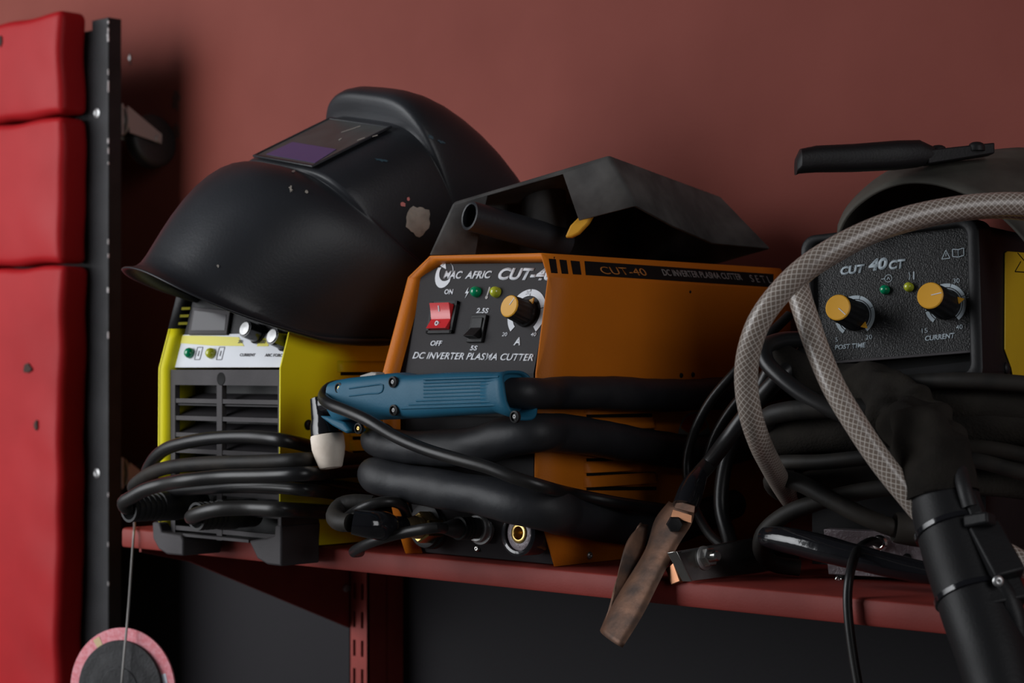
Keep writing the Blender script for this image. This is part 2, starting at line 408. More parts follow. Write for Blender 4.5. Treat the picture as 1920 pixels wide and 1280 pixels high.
# worn chips along the rail's front corner
rnd = random.Random(8)
for k in range(16):
    z = ztop-.004-rnd.random()**1.5*.75; hh = .001+rnd.random()*.0028*(1 if k > 2 else 2.2)
    b = MB(); b.box(RX-.0016*rnd.random()-.0004, RX+.00025, RY0-.0003, RY0+.0004+.001*rnd.random(), z-hh, z+hh)
    b.build('paint_chip', 'chip', rail)
for zz_ in (212, 887):
    p = aY(182, zz_, RY0); b = MB(); b.lathe([(.0024, .001), (.0024, -.0012), (.0038, -.0018), (.0058, -.0010), (.0058, .001)], p, (0, 1, 0), 20); b.build('bolt_head', 'steel', rail)
def pad(y_top, y_bot, xt, xb, name='pad', bl=.010, seed=0):
    PYb = RY0-.0005
    xr_ = aY(xt, (y_top+y_bot)/2, PYb).x
    zt_ = aY(xt, y_top, PYb).z; zb_ = aY(xt, y_bot, PYb).z if y_bot < 1500 else -.44
    thick = .040; half = .20
    rnd = random.Random(seed); ph = [rnd.random()*6 for _ in range(6)]
    dz = (zt_-zb_)/2; shift = xb
    def fn(p):
        x, y, z = p
        fx = 1-(x/half)**4; fz = 1-(z/dz)**4
        if y < 0: y -= bl*max(fx, 0)**.6*max(fz, 0)**.5*.6
        # slack vinyl wrinkles
        edge = max(0, (x/half-.55)/.45)
        y += .0016*edge*math.sin(z*55+ph[0]+x*30)*math.sin(z*23+ph[1])
        x += .0020*edge*math.sin(z*34+ph[2])*math.sin(z*13+ph[3]) + shift*(z-dz)/(-2*dz)
        z += .0012*math.sin(x*60+ph[4])*(abs(z)/dz)**3
        return [x, y, z]
    mb = MB(); mb.rbox((xr_-half, PYb-thick/2, (zt_+zb_)/2), (half, thick/2, dz), .009, 44, fn)
    o = mb.build(name, 'pad', cr, ang=80)
    return o, xr_, zt_, zb_
p1, *_ = pad(27, 218, 165, 0, seed=1)
p2, *_ = pad(222, 494, 166, -.002, seed=2)
p3, px3, zt3, zb3 = pad(499, 1600, 168, -.016, seed=5)
def blotch(name, c, u, v, n, ru, rv, m, parent, seed, h=.0006, k=14, jag=.35):
    rnd = random.Random(seed); c, u, v, n = V(c), V(u), V(v), V(n)
    pts = []
    for i in range(k):
        a = 2*PI*i/k; r = 1-jag*rnd.random()
        pts.append(c+u*(ru*r*math.cos(a))+v*(rv*r*math.sin(a))-n*h)
    mb = MB(); mb.prism(pts, n*(2*h)); return mb.build(name, m, parent)
PF = RY0-.0005-.040-.0058
for (px, py, ru, rv, sd) in ((52, 690, .010, .007, 1), (68, 797, .005, .007, 2)):
    blotch('tear', aY(px, py, PF), (1, 0, 0), (0, 0, 1), (0, -1, 0), ru, rv, 'tear', p3, sd, .0012)
blotch('tear', aY(1, 76, PF), (1, 0, 0), (0, 0, 1), (0, -1, 0), .005, .009, 'tear', p1, 5, .0012)
for (px, py, ru, rv, sd, m_) in ((244, 112, .004, .010, 3, 'scuff'), (331, 188, .010, .016, 7, 'scuff'), (330, 246, .009, .013, 9, 'scuff'), (243, 108, .0026, .0052, 21, 'chip')):
    blotch('scuff_mark', aY(px, py, WY-.0002), (1, 0, 0), (0, 0, 1), (0, -1, 0), ru, rv, m_, wb, sd, .0003 if m_ == 'scuff' else .0005, 18, .6)
# casters on the wall side
def caster(z, ang_deg):
    a = math.radians(ang_deg); tr = V((math.cos(a), 0, math.sin(a)))   # trail direction in the creeper plane
    cx_ = RX-.018; c = V((cx_, RY1, z))
    b = MB(); b.box(cx_-.019, cx_+.019, RY1, RY1+.002, z-.019, z+.019); b.cyl(c+V((0, .002, 0)), (0, 1, 0), .011, .010)
    b.cyl(c+V((0, .009, 0)), (0, 1, 0), .019, .004)
    body = b.build('caster_mount', 'castersteel', cr)
    ax = tr.cross(V((0, 1, 0))).normalized()
    R_ = .034; wc = V((cx_, WY-.0015-R_, z))+tr*.022
    b = MB(); b.lathe([(.006, -.011), (.028, -.011), (R_-.002, -.009), (R_, -.006), (R_, .006), (R_-.002, .009), (.028, .011), (.006, .011)], wc, ax, 40)
    b.build('wheel', 'rubber', body)
    b = MB()
    for sg in (-1, 1):
        o_ = ax*(sg*.0145); q0 = c+V((0, .012, 0))
        b.prism([q0+o_-tr*.016, q0+o_+tr*.018, wc+o_+tr*.006+V((0, .004, 0)), wc+o_-tr*.006+V((0, .006, 0))], ax*.0018)
    b.cyl(wc-ax*.018, ax, .0045, .036, 16)
    b.build('fork', 'castersteel', body)
caster(aX(235, 228, RX-.018).z, -82)
caster(aX(235, 885, RX-.018).z, -100)

# grinding discs hung on a wire from the shelf end
DC = aD(227, 1291, 1.925); dn = (-FW*.93-RT*.36+UP*.05).normalized()
b = MB(); b.lathe([(.011, 0), (.0600, 0), (.0602, .0012), (.0600, .0024), (.0585, .0026), (.011, .0026)], DC-dn*.004, dn, 72)
gd = tag(b.build('grinding_disc', 'pink'), 'thin grinding disc with pink printed paper rim hanging from the shelf end', 'disc')
u_, v_, _ = frame(dn); dpan = Panel(DC, RT, UP); dpan.n = dn; dpan.u = (RT-dn*RT.dot(dn)).normalized(); dpan.v = dn.cross(dpan.u)
for (t0, t1, r0, r1, m_) in ((186, 193, .047, .058, 'whpaper'), (8, 19, .0478, .0525, 'whpaper'), (-1, 2, .0478, .0598, 'cream'), (118, 126, .0478, .0575, 'cream')):
    b = MB(); dpan.arc(b, 0, 0, r0, r1, t0, t1, -.0013, -.0011, 8); b.build('label_mark', m_, gd)
b = MB(); b.lathe([(.011, -.0010), (.0478, -.0010), (.0482, .0006), (.0475, .0030), (.040, .0036), (.034, .0030), (.033, .0036), (.022, .0036), (.021, .0046), (.011, .0046)], DC, dn, 72)
tag(b.build('backing_disc', 'disc'), 'smaller black abrasive disc hanging in front of the pink disc', 'disc')
b = MB()
wp = [aD(252, 974, 1.965), aD(252, 984, 1.935), aD(252, 989, 1.921), aD(251, 998, 1.914), aD(248, 1040, 1.914), aD(240, 1150, 1.918), aD(232, 1235, 1.914), aD(228, 1284, 1.914), aD(227, 1293, 1.922), aD(226, 1300, 1.935)]
b.tube(wp, .0012, 8); tag(b.build('wire', 'wire'), 'thin grey hanging wire looped over the left end of the red shelf', 'wire')
# ------------------------------------------------------------------ the orange machine
OW = -.167
def aXp(px, py, x): p = aX(px, py, x); return p.y, p.z
RP = [(.0098, .0006), (-.0041, .034), (-.0134, .070), (-.0122, .155), (.0022, .231)]
LP = [(.0050, .0006), (-.0090, .034), (-.0205, .070), (-.0215, .155), (.0080, .2365)]
OB = .333; CH = .020; ZT = .2505
om = thing('plasma_cutter', 'orange plasma cutter in the middle of the shelf with charcoal front and red rocker switch', 'plasma cutter', (OW/2, .17, 0))
# cover: right side + chamfer + roof + chamfer + left side, one folded sheet, front edge following the profile
yT = aY(1018, 476, .004)
top_y = .0055
def ycov(t):     # around the section, t along: returns ring of front edge points
    pass
R_ = [V((0, y, z)) for y, z in RP]; L_ = [V((OW, y, z)) for y, z in LP]
tR = V((-.011, top_y, ZT)); tL = V((OW+.026, top_y+.003, ZT+.003))
ring = R_ + [tR, tL] + L_[::-1]
b = MB(); back = [V((p.x, OB, p.z)) for p in ring]
ns = 10
b.grid([[p.lerp(q, k/ns) for p in ring] for q, k in [(None, 0)]] if False else [[ring[i].lerp(back[i], k/ns) for i in range(len(ring))] for k in range(ns+1)])
case = b.build('cover', 'orange', om, solid=.0014, solid_off=0, ang=20)
HI, HD = .0095, .0105       # inward-folded hem along the front edge
cxm, czm = (OW)/2, .12
hin = [V((-HI, y+HD, z)) for y, z in RP]+[V((-.014-HI*.4, top_y+HD, ZT-.006)), V((OW+.029+HI*.4, top_y+.003+HD, ZT-.003))]+[V((OW+HI, y+HD, z)) for y, z in LP[::-1]]
b = MB(); b.grid([ring, hin]); b.build('front_hem', 'orange', case, solid=.0010, solid_off=0, ang=20)
b = MB(); b.prism([V((OW+.001, OB-.002, .001)), V((-.001, OB-.002, .001)), V((-.001, OB-.002, .23)), tR+V((0, OB-tR.y-.002, -.002)), tL+V((0, OB-tL.y-.002, -.002)), V((OW+.001, OB-.002, .23))], (0, .002, 0))
b.build('back_panel', 'gplastic', om)
# front panel: three folded fields set back from the cover edge
RC = .0100
xs = (OW+.0075, -.0075)
prof_ = [(.0078, .0012), (-.0066, .034), (-.0168, .070), (-.0168, .155), (.0052, .236), (.0086, .2485)]
b = MB(); rows = []
for x in (xs[0], xs[1]): rows.append([V((x, y+RC, z)) for y, z in prof_])
b.grid(rows)
fpan = b.build('front_panel', 'panel', om, ang=5)
b = MB(); b.box(OW+.002, -.002, .028, OB-.004, .0008, .0022); b.build('base_plate', 'gplastic', om)
def slab(i, x=-.08):
    y0, z0 = prof_[i]; y1, z1 = prof_[i+1]
    return Panel((x, y0+RC, z0), (1, 0, 0), (0, y1-y0, z1-z0))
PU, PM, PL = slab(3), slab(2), slab(0)
# --- upper panel print
T = lambda *a, **k: PU.text(*a, **k)
T('MAC', (831, 522.5), (866, 523), (831, 507.5), 'white', fpan, .24, .034)
T('AFRIC', (872, 523), (921, 522), (872, 508.5), 'white', fpan, .24, .034)
T('CUT-40', (933, 525), (1037, 526), (936, 502), 'white', fpan, .24, .045)
T('ON', (833, 552), (849, 552), (833, 542), 'white', fpan, .0, .036)
T('OFF', (807, 648.5), (829, 648.5), (807.5, 638.5), 'white', fpan, .12, .036)
T('2.5S', (893, 587), (916, 587.5), (893, 577), 'white', fpan, .12, .034)
T('5S', (881.5, 657), (895, 657.3), (881.5, 647.5), 'white', fpan, .12, .034)
T('DC INVERTER PLASMA CUTTER', (773.5, 672.5), (1000, 677), (774, 659.5), 'white', fpan, .22, .026)
T('A', (963, 647.5), (976, 647.5), (963, 632), 'white', fpan, .15, .03)
T('30', (986, 552.5), (995.5, 552.5), (986, 545), 'white', fpan, .1, .015)
T('20', (941.5, 630.5), (951, 630.5), (941.5, 623), 'white', fpan, .1, .015)
T('40', (995.5, 630.5), (1005.5, 630.5), (995.5, 623), 'white', fpan, .1, .015)
T('35', (1017, 580), (1027, 580), (1017, 572), 'white', fpan, .1, .015)
# round emblem: crescent ring with a cut wedge
b = MB(); ca, cb = PU.hit(833, 515)
for t0_, t1_ in ((2, 86), (97, 134), (147, 328)):
    rows = []
    for i in range(25):
        t = math.radians(t0_+(t1_-t0_)*i/24); c_, s_ = math.cos(t), math.sin(t)
        pi_, po_ = (ca+.0022+.0082*c_, cb+.0022+.0080*s_), (ca+.0102*c_, cb+.0118*s_)
        rows.append([PU.at(*pi_, .0002), PU.at(*pi_, .0005), PU.at(*po_, .0005), PU.at(*po_, .0002)])
    b.grid(rows, close=True)
PU.poly(b, [(ca-.0062, cb+.0078), (ca-.001, cb+.0108), (ca+.0012, cb+.0048)], .0002, .0005)
b.build('emblem', 'white', fpan)
# icons: bolt and thermometer
b = MB(); ia, ib = PU.hit(876, 549)
PU.poly(b, [(ia+.0008, ib+.0048), (ia-.0022, ib-.0004), (ia+.0002, ib-.0004), (ia-.0012, ib-.0050), (ia+.0024, ib+.0010), (ia+.0002, ib+.0010)], .0002, .0005)
b.build('power_icon', 'white', fpan)
b = MB(); ia, ib = PU.hit(915.5, 549); PU.line(b, (ia-.0004, ib-.003), (ia+.0009, ib+.005), .0016); PU.arc(b, ia-.0006, ib-.0038, 0, .0016, 0, 360, n=14); b.build('thermometer_icon', 'dimprint', fpan)
def led(pan, px, py, r, m, parent, name='indicator_light'):
    a, c = pan.hit(px, py); mb = MB()
    mb.lathe([(r, 0), (r, r*.5), (r*.92, r*.9), (r*.7, r*1.25), (r*.38, r*1.45), (0.0001, r*1.5)], pan.at(a, c), pan.n, 24)
    return mb.build(name, m, parent)
led(PU, 895, 548, .0046, 'led_g', om); led(PU, 932, 548.5, .0046, 'led_y', om)
# dial scale + knob
ka, kb = PU.hit(988, 588)
b = MB(); PU.arc(b, ka, kb, .0150, .0205, 226, 90.8); PU.arc(b, ka, kb, .0150, .0205, 88, 17); PU.arc(b, ka, kb, .0150, .0205, 14, -48)
b.build('dial_scale', 'white', fpan)
def knob(pan, a, c, r, L, parent, ptr, capm='cap', skirt=1.16):
    O = pan.at(a, c); mb = MB(); n = 60; prof = []
    mb.lathe([(r*skirt, .0004), (r*skirt, .0030), (r*1.06, .0042), (r*1.02, L*.6), (r*.97, L-.0008), (r*.93, L)], O, pan.n, n)
    k = len(mb.v)
    for i, p in enumerate(mb.v):          # fluted grip
        ring, j = divmod(i, n)
        if ring >= 2 and j % 4 in (0, 1):
            ax_ = O+pan.n*(p-O).dot(pan.n); mb.v[i] = ax_+(p-ax_)*.955
    kn = mb.build('knob', 'plastic', parent, ang=25)
    mb = MB(); mb.lathe([(r*.93, L-.0002), (r*.93, L+.0006), (r*.86, L+.0012), (r*.45, L+.0010), (.0001, L+.0010)], O, pan.n, 40); cp = mb.build('knob_cap', capm, kn)
    d = (math.cos(math.radians(ptr)), math.sin(math.radians(ptr)))
    mb = MB(); pan.line(mb, (a+d[0]*.001, c+d[1]*.001), (a+d[0]*r*.82, c+d[1]*r*.82), .0006, L+.0009, L+.0014); mb.build('pointer_line', 'white', kn)
    mb = MB(); q = (-d[1], d[0])
    pan.poly(mb, [(a+d[0]*r*1.05+q[0]*r*.25, c+d[1]*r*1.05+q[1]*r*.25), (a+d[0]*r*1.05-q[0]*r*.25, c+d[1]*r*1.05-q[1]*r*.25), (a+d[0]*r*1.5, c+d[1]*r*1.5)], .0032, .0046); mb.build('pointer_tip', capm, kn)
    return kn
knob(PU, ka, kb, .0098, .021, om, 55)
# rocker switch
sa, sb = PU.hit(832, 596)
b = MB(); w_, h_ = .0152, .0140
for x0, x1, y0, y1 in ((-w_, w_, h_-.0025, h_), (-w_, w_, -h_, -h_+.0025), (-w_, -w_+.0025, -h_, h_), (w_-.0025, w_, -h_, h_)):
    PU.poly(b, [(sa+x0, sb+y0), (sa+x1, sb+y0), (sa+x1, sb+y1), (sa+x0, sb+y1)], 0, .0030)
PU.poly(b, [(sa-w_+.002, sb-h_+.002), (sa+w_-.002, sb-h_+.002), (sa+w_-.002, sb+h_-.002), (sa-w_+.002, sb+h_-.002)], 0, .0012)
rk = b.build('rocker_switch', 'plastic', om, weld=0)
b = MB(); rows = []
for k in range(13):
    t = k/12; bb = sb-.0108+.0216*t; hgt = .0030+.0105*abs(t-.46)**1.2+(.0008 if t > .46 else 0)
    rows.append((bb, hgt))
poly = [(bb, hg) for bb, hg in rows]+[(sb+.0108, .0012), (sb-.0108, .0012)]
x0, x1 = sa-.0115, sa+.0115
b.prism([PU.at(x0, bb, hg) for bb, hg in poly], PU.u*(x1-x0)); rkr = b.build('rocker', 'redsw', rk)
b = MB(); b.prism([PU.at(sa-.0014, sb+.0040, .0058), PU.at(sa-.0004, sb+.0040, .0058), PU.at(sa-.0004, sb+.0085, .0079), PU.at(sa-.0014, sb+.0085, .0079)], PU.n*.0003)
b.build('on_mark', 'white', rk)
b = MB(); PU.arc(b, sa-.0012, sb-.0062, .0012, .0021, 0, 360, .0042, .0061, 20); b.build('off_mark', 'white', rk)
# small black slide switch
ta, tb = PU.hit(897, 617)
b = MB(); PU.poly(b, [(ta-.0088, tb-.0118), (ta+.0088, tb-.0118), (ta+.0088, tb+.0118), (ta-.0088, tb+.0118)], 0, .0028); tg = b.build('timer_switch', 'plastic', om, bevel=.0006)
b = MB(); b.prism([PU.at(ta-.0062, tb+q, h) for q, h in ((.009, .002), (.009, .0040), (.000, .0036), (-.005, .0075), (-.0085, .0105), (-.009, .002))], PU.u*.0124); b.build('toggle', 'plastic', tg, bevel=.0005)
# panel below: recessed lines of the louvre hidden behind the hoses
b = MB()
for z in (.088, .104, .120, .136): PM.poly(b, [(-.06, z-.07), (.05, z-.07), (.05, z-.067), (-.06, z-.067)], .0002, .002)
b.build('louvre', 'plastic', om)
# --- side decal and print (on the right face)
PS = Panel((0, 0, 0), (0, 1, 0), (0, 0, 1))
PC = Panel((0, 0, .231), (0, 1, 0), (-.011, 0, .0195))
def quad(pan, pts, m, name, parent, h0=.0009, h1=.0012):
    mb = MB(); pan.poly(mb, [pan.hit(*p, h0) for p in pts], h0, h1); return mb.build(name, m, parent)
for a0, a1 in ((1030, 1042), (1050, 1062), (1071, 1086.5)):
    t = (a0-1030)/60
    f_ = lambda x, y0: y0+(x-1030)*.088
    quad(PC, [(a0+3.5, 511.5+(a0-1030)*.06), (a1+3.5, 511.5+(a1-1030)*.06), (a1, f_(a1, 485)), (a0-1, f_(a0, 485))], 'decal', 'side_stripe', case)
quad(PC, [(1098.5, 515.5), (1450, 538.5), (1450, 514), (1096, 489.5)], 'decal', 'side_stripe', case)
PC.text('CUT-40', (1127, 515), (1212, 518.5), (1125, 501), 'orprint', case, -.1, 0, h=.0013)
PC.text('DC INVERTER PLASMA CUTTER', (1243, 518), (1391, 526.5), (1242, 506), 'dimprint', case, 0, .012, h=.0013)
PC.text('S E T L', (1408, 530), (1446, 532.5), (1407, 517), 'dimprint', case, 0, 0, h=.0013)
# louvre slots pressed out of the side
for (yy, xL, xRt) in ((777, 1092, 1226), (806, 1092, 1230), (859, 1092, 1232), (886.5, 1092, 1232), (913.5, 1092, 1234)):
    p, q = aX(xL, yy, 0), aX(xRt, yy-1, 0); b = MB(); rows = []
    for k in range(13):
        t = k/12; y = p.y+(q.y-p.y)*t; e = min(1, min(t, 1-t)*8)**.5
        rows.append([V((.0004, y, p.z+.0105)), V((.0004+.0022*e, y, p.z+.007)), V((.0004+.0042*e, y, p.z+.0015)), V((.0004+.0044*e, y, p.z)), V((.0004, y, p.z-.0002))])
    b.grid(rows); b.build('side_louvre', 'orange', case, solid=.0006)
    b = MB(); b.prism([(.0009, p.y+.004, p.z-.0025), (.0009, q.y-.004, q.z-.0025), (.0009, q.y-.004, q.z+.0005), (.0009, p.y+.004, p.z+.0005)], (.0005, 0, 0)); b.build('side_slot', 'decal', case)
def screw(c, n, r, m, parent, name='screw'):
    mb = MB(); u, v, a = frame(n); c = V(c)
    mb.lathe([(r*.98, 0), (r, r*.2), (r*.8, r*.5), (r*.45, r*.62), (r*.2, r*.55), (.0001, r*.38)], c, a, 20)
    return mb.build(name, m, parent)
screw(aX(1105, 1041, .0007), (1, 0, 0), .0032, 'steel', om)
for p in ((1277, 703.5), (1299, 702)): screw(aX(*p, .0007), (1, 0, 0), .0022, 'plastic', om)
screw(aX(1294, 547, .0007), (1, 0, 0), .0013, 'plastic', om)
# round brand sticker, partly behind the hoses
PSc = PS.hit(1300, 820)
b = MB(); PS.arc(b, *PSc, .0, .021, 30, 150, .0008, .0010, 16); st = b.build('round_sticker', 'redst', case)
b = MB(); PS.arc(b, *PSc, .0, .021, 155, 385, .0008, .0010, 24); b.build('sticker_base', 'gst', case)
b = MB(); PS.arc(b, *PSc, .021, .0225, 0, 360, .0008, .0011, 36); b.build('sticker_rim', 'gst', case)
# --- lower panel fittings
def fit(px, py, d=0): a, c = PL.hit(px, py); return PL.at(a, c, d)
nL = V((0, -1, .06)).normalized()
ny = V((0, -1, 0))
screw(fit(895, 1028), nL, .0030, 'chrome', om)
O = fit(1003, 999)
b = MB(); b.lathe([(.0178, 0), (.0178, .018), (.0185, .0185), (.0185, .020), (.0165, .021), (.0145, .0205), (.0145, .004), (.0001, .004)], O, nL, 44); sock = b.build('output_socket', 'tape', om)
b = MB(); b.lathe([(.0142, .004), (.0142, .0175), (.0125, .0185), (.0080, .0185), (.0080, .006), (.0001, .006)], O, nL, 40); b.build('socket_insert', 'base', sock)
b = MB(); b.lathe([(.0080, .006), (.0082, .0192), (.0072, .0198), (.0055, .0198), (.0050, .019), (.0050, .009), (.0001, .009)], O, nL, 36); b.build('socket_contact', 'brass', sock)
O = fit(905, 990)
b = MB(); b.lathe([(.0135, 0), (.0135, .003), (.0118, .0036), (.0115, .0075), (.0105, .0085), (.009, .0085)], O, nL, 36); cs = b.build('control_socket', 'steel', om)
O2 = fit(812, 985)
b = MB(); b.lathe([(.0200, 0), (.0200, .005), (.0185, .0065), (.0185, .010), (.016, .0105)], O2, nL, 36); b.build('gas_socket', 'plastic', om)

# ------------------------------------------------------------------ plasma torch with sleeved hose wound round the orange machine
pt = thing('plasma_torch', 'blue plasma torch with white ceramic tip and thick black hose wound round the orange cutter', 'torch', (-.11, -.06, .0))
# handle: spine in the plane in front of the front panel
YH = -.062
hb = lambda px, py, y=YH: aY(px, py, y)
# outline (top and bottom edge pixels along the handle), left to right
sec = [(631, 716, 775), (640, 712, 792), (668, 707.5, 786), (700, 704, 787.5), (735, 700, 786), (757, 698, 785.5), (775, 702, 784.5), (800, 701, 784), (850, 697.5, 780), (900, 696.5, 777), (940, 697, 775), (952, 697.5, 774.5), (958, 697.5, 773)]
b = MB(); rows = []
for (px, ya, yb) in sec:
    A, B = hb(px, ya), hb(px, yb); c = (A+B)/2; hh = (A-B).length/2; dpt = .0155 if px > 640 else .012
    row = []
    for j in range(28):
        t = 2*PI*j/28; cs_, sn = math.cos(t), math.sin(t); e = .55
        row.append(c+V((0, -1, 0))*(dpt*abs(cs_)**e*(1 if cs_ > 0 else -1))+V((0, 0, 1))*(hh*abs(sn)**e*(1 if sn > 0 else -1)))
    rows.append(row)
b.grid(rows, close=True); b.f.append(tuple(range(27, -1, -1))); k = len(b.v)-28; b.f.append(tuple(range(k, k+28)))
hd = b.build('handle', 'blue', pt, ang=50)
# flared collar at the hose end, with the pointed lower lip
b = MB(); rows = []
for (dx, g, drop) in ((-.014, .98, 0), (-.006, 1.0, .001), (.000, 1.06, .006), (.006, 1.10, .012)):
    A, B = hb(952, 697.5), hb(952, 774); c = (A+B)/2+V((dx, 0, 0)); hh = (A-B).length/2*g; row = []
    for j in range(32):
        t = 2*PI*j/32; cs_, sn = math.cos(t), math.sin(t); e = .62
        low = max(0, -sn)**2
        row.append(c+V((drop*(1-sn)*.55, 0, -drop*low*.35))+V((0, -1, 0))*(.0163*g*abs(cs_)**e*(1 if cs_ > 0 else -1))+V((0, 0, 1))*(hh*.99*abs(sn)**e*(1 if sn > 0 else -1)))
    rows.append(row)
b.grid(rows, close=True); b.build('collar', 'blue', hd, solid=.0022, ang=50)
YF = YH-.0157
for k in range(9):   # grip ribs
    ya = 711+k*6.6; xa = 795-max(0, k-5)*14; b = MB()
    pts = [aY(xa+(935-xa)*t, ya-(xa+(935-xa)*t-795)*.035+0, YF+.0004+.0006*0) for t in [i/6 for i in range(7)]]
    b.tube(pts, .0009, 8); b.build('grip_rib', 'blue', hd)
b = MB(); b.tube([aY(x, y, YF+.0002) for x, y in ((655, 728), (690, 723), (718, 722), (716, 734), (690, 738), (655, 742))], .0007, 8); b.build('raised_panel', 'blue', hd)
for p in ((635.5, 727.5, -.0118), (736.5, 716, -.0150), (738, 769, -.0150), (672, 803, -.006), (965, 781, -.016)):
    mb = MB(); c = aY(p[0], p[1], YH+p[2]-.0012)
    mb.lathe([(.0046, .002), (.0046, -.0006), (.0034, -.0010), (.0034, .0008), (.0001, .0008)], c, (0, 1, 0), 20); rs = mb.build('screw_boss', 'plastic', hd)
    screw(c+V((0, .0008, 0)), (0, -1, 0), .0024, 'brass' if p[0] < 700 else 'dullsteel', hd)
# lower lug under the handle near the head and a pale tab on top
b = MB(); b.prism([aY(x, y, YH+.010) for x, y in ((630, 778), (655, 797), (682, 812), (690, 806), (676, 790), (650, 780))], (0, -.020, 0)); b.build('trigger_guard', 'blue', hd, bevel=.002)
b = MB(); b.prism([aY(x, y, YH+.006) for x, y in ((690, 704), (712, 697), (722, 698), (722, 706), (692, 708))], (0, -.010, 0)); b.build('trigger_tab', 'gst', hd, bevel=.001)
# head: short neck, black elbow, ceramic cup
b = MB(); b.tube([aY(640, 757, YH), aY(624, 756, YH), aY(612, 758, YH)], [.0105, .0098, .0098], 20, step=.003); b.build('neck', 'tape', pt)
c0, c1 = aY(600, 745, YH), aY(613, 815, YH); ax = (c1-c0).normalized(); Lh = (c1-c0).length
b = MB(); b.lathe([(.0055, -.001), (.0085, .0004), (.0092, .006), (.0108, Lh*.55), (.0130, Lh*.75), (.0136, Lh)], c0, ax, 32)
hdm = b.build('torch_head', 'tape', pt)
Lc = (aY(621, 877, YH)-c1).length
b = MB(); b.lathe([(.0136, 0), (.0142, .002), (.0141, Lc*.40), (.0128, Lc*.62), (.0098, Lc*.97), (.0088, Lc), (.005, Lc), (.005, Lc-.004), (.0001, Lc-.004)], c1, (aY(620.5, 877, YH)-c1), 36)
b.build('ceramic_cup', 'ceramic', hdm)
# thick sleeved hose, wound round the case (runs behind it out of sight)
def lump(seed):
    rnd = random.Random(seed); a = [rnd.random()*6 for _ in range(6)]
    return lambda t, an, d: 1+.035*math.sin(d*41+a[0]+math.sin(an))+.02*math.sin(d*97+a[1]+2*an)+.008*math.sin(d*240+an*3+a[2])
yb_ = OB+.0125
r0 = .0135
pts = [hb(950, 736), hb(985, 736, -.055), aY(1012, 737, -.036), aX(1042, 736, .0135), aX(1100, 737, .0165), aX(1200, 739, .0165), aX(1300, 740, .0165), aX(1385, 735, .0165),
       V((.012, OB-.02, .146)), V((-.004, yb_-.001, .142)), V((-.08, yb_, .130)), V((OW+.01, yb_-.002, .118)), V((OW-.0135, OB-.02, .112)), V((OW-.0165, .20, .108)), V((OW-.0165, .08, .104)), V((OW-.014, .005, .102)),
       aY(706, 826, -.041), aY(760, 838, -.040), aY(830, 840, -.040), aY(905, 833, -.040), aY(955, 817, -.038), aY(1005, 812, -.030), aX(1040, 812, .014), aX(1100, 818, .0165), aX(1200, 834, .0165), aX(1300, 848, .0165), V((.0165, .28, .093)),
       V((.012, OB-.015, .088)), V((-.004, yb_-.001, .085)), V((-.08, yb_, .078)), V((OW+.01, yb_-.002, .070)), V((OW-.0135, OB-.02, .068)), V((OW-.0165, .20, .066)), V((OW-.0175, .08, .066)), V((OW-.016, .005, .067)),
       aY(706, 892, -.044), aY(760, 905, -.043), aY(840, 918, -.043), aY(910, 930, -.043), aY(975, 945, -.040), aY(1030, 955, -.026), aX(1060, 962, .0165), aX(1120, 975, .0185), aX(1190, 985, .0175), aX(1260, 985, .015), V((.013, .23, .040))]
rad = [.0112, .0128] + [.0138]*6 + [.0108]*5 + [.0115]*3 + [.0130, .0132, .0138, .0148, .0165, .0152, .0148, .0150, .0145, .014, .012] + [.0108]*5 + [.0115]*2 + [.0135, .0150, .0150, .0152, .0155, .0162, .0170, .0172, .0168, .016, .015, .013]
b = MB(); b.tube(pts, rad, 26, fn=lump(3), step=.004); b.build('hose', 'sleeve', pt, ang=60)

# thin lead that slips round the torch head and runs down across the hoses
b = MB()
pts = [aY(668, 724, -.040), aY(640, 722, -.044), aY(618, 727, -.056), aY(606.5, 743, -.071), aY(618, 757, -.087), aY(650, 770, -.092), aY(690, 788, -.094), aY(745, 820, -.090), aY(800, 843, -.086), aY(860, 861, -.082), aY(915, 876, -.077), aY(970, 897, -.070), aY(1020, 912, -.055), aX(1080, 927, .024), aX(1150, 941, .036), aX(1215, 951, .038), aX(1260, 958, .034), aX(1310, 968, .030)]
b.tube(pts, .0050, 16); tag(b.build('trigger_lead', 'cable'), 'thin black lead crossing diagonally over the hoses in front of the orange cutter', 'cable')
# gas connector with crimped boot, and looped whip
gw = thing('gas_lead', 'black lead with brass hex nut plugged into the lower left of the orange cutter', 'cable', (-.16, -.05, 0))
nb = fit(822, 984, .004)
b = MB(); b.lathe([(.0118, 0), (.0132, .0015), (.0132, .0185), (.0118, .020), (.0095, .020)], nb, nL, 6, ref=UP); nut = b.build('hex_nut', 'brass', gw, ang=20)
pA = nb+nL*.020
b = MB(); b.lathe([(.0098, 0), (.0098, .004), (.0088, .005), (.0088, .019)], pA, nL, 26); b.build('ferrule', 'dullbrass', gw)
e = pA+nL*.017
b = MB(); b.tube([e, e+nL*.012, aY(704, 984, -.082), aY(682, 982, -.090), aY(662, 979, -.096)], [.0092, .0100, .0128, .0120, .0100], 22, fn=lump(11), step=.003); b.build('boot', 'tape', gw, ang=60)
b = MB(); b.tube([aY(657, 980, -.094), aY(638, 978, -.094), aY(628, 966, -.086), aY(640, 948, -.076), aY(665, 942, -.070), aY(700, 944, -.062)], [.0075, .0078, .0075, .0072, .007], 18); b.build('sheath', 'dusty', gw)
b = MB(); b.tube([aY(648, 972, -.088), aY(668, 958, -.080), aY(700, 944, -.074), aY(732, 940, -.064), aY(752, 946, -.050), aY(760, 958, -.036), aY(764, 972, -.022)], .0044, 14); b.build('pilot_wire', 'cable', gw)
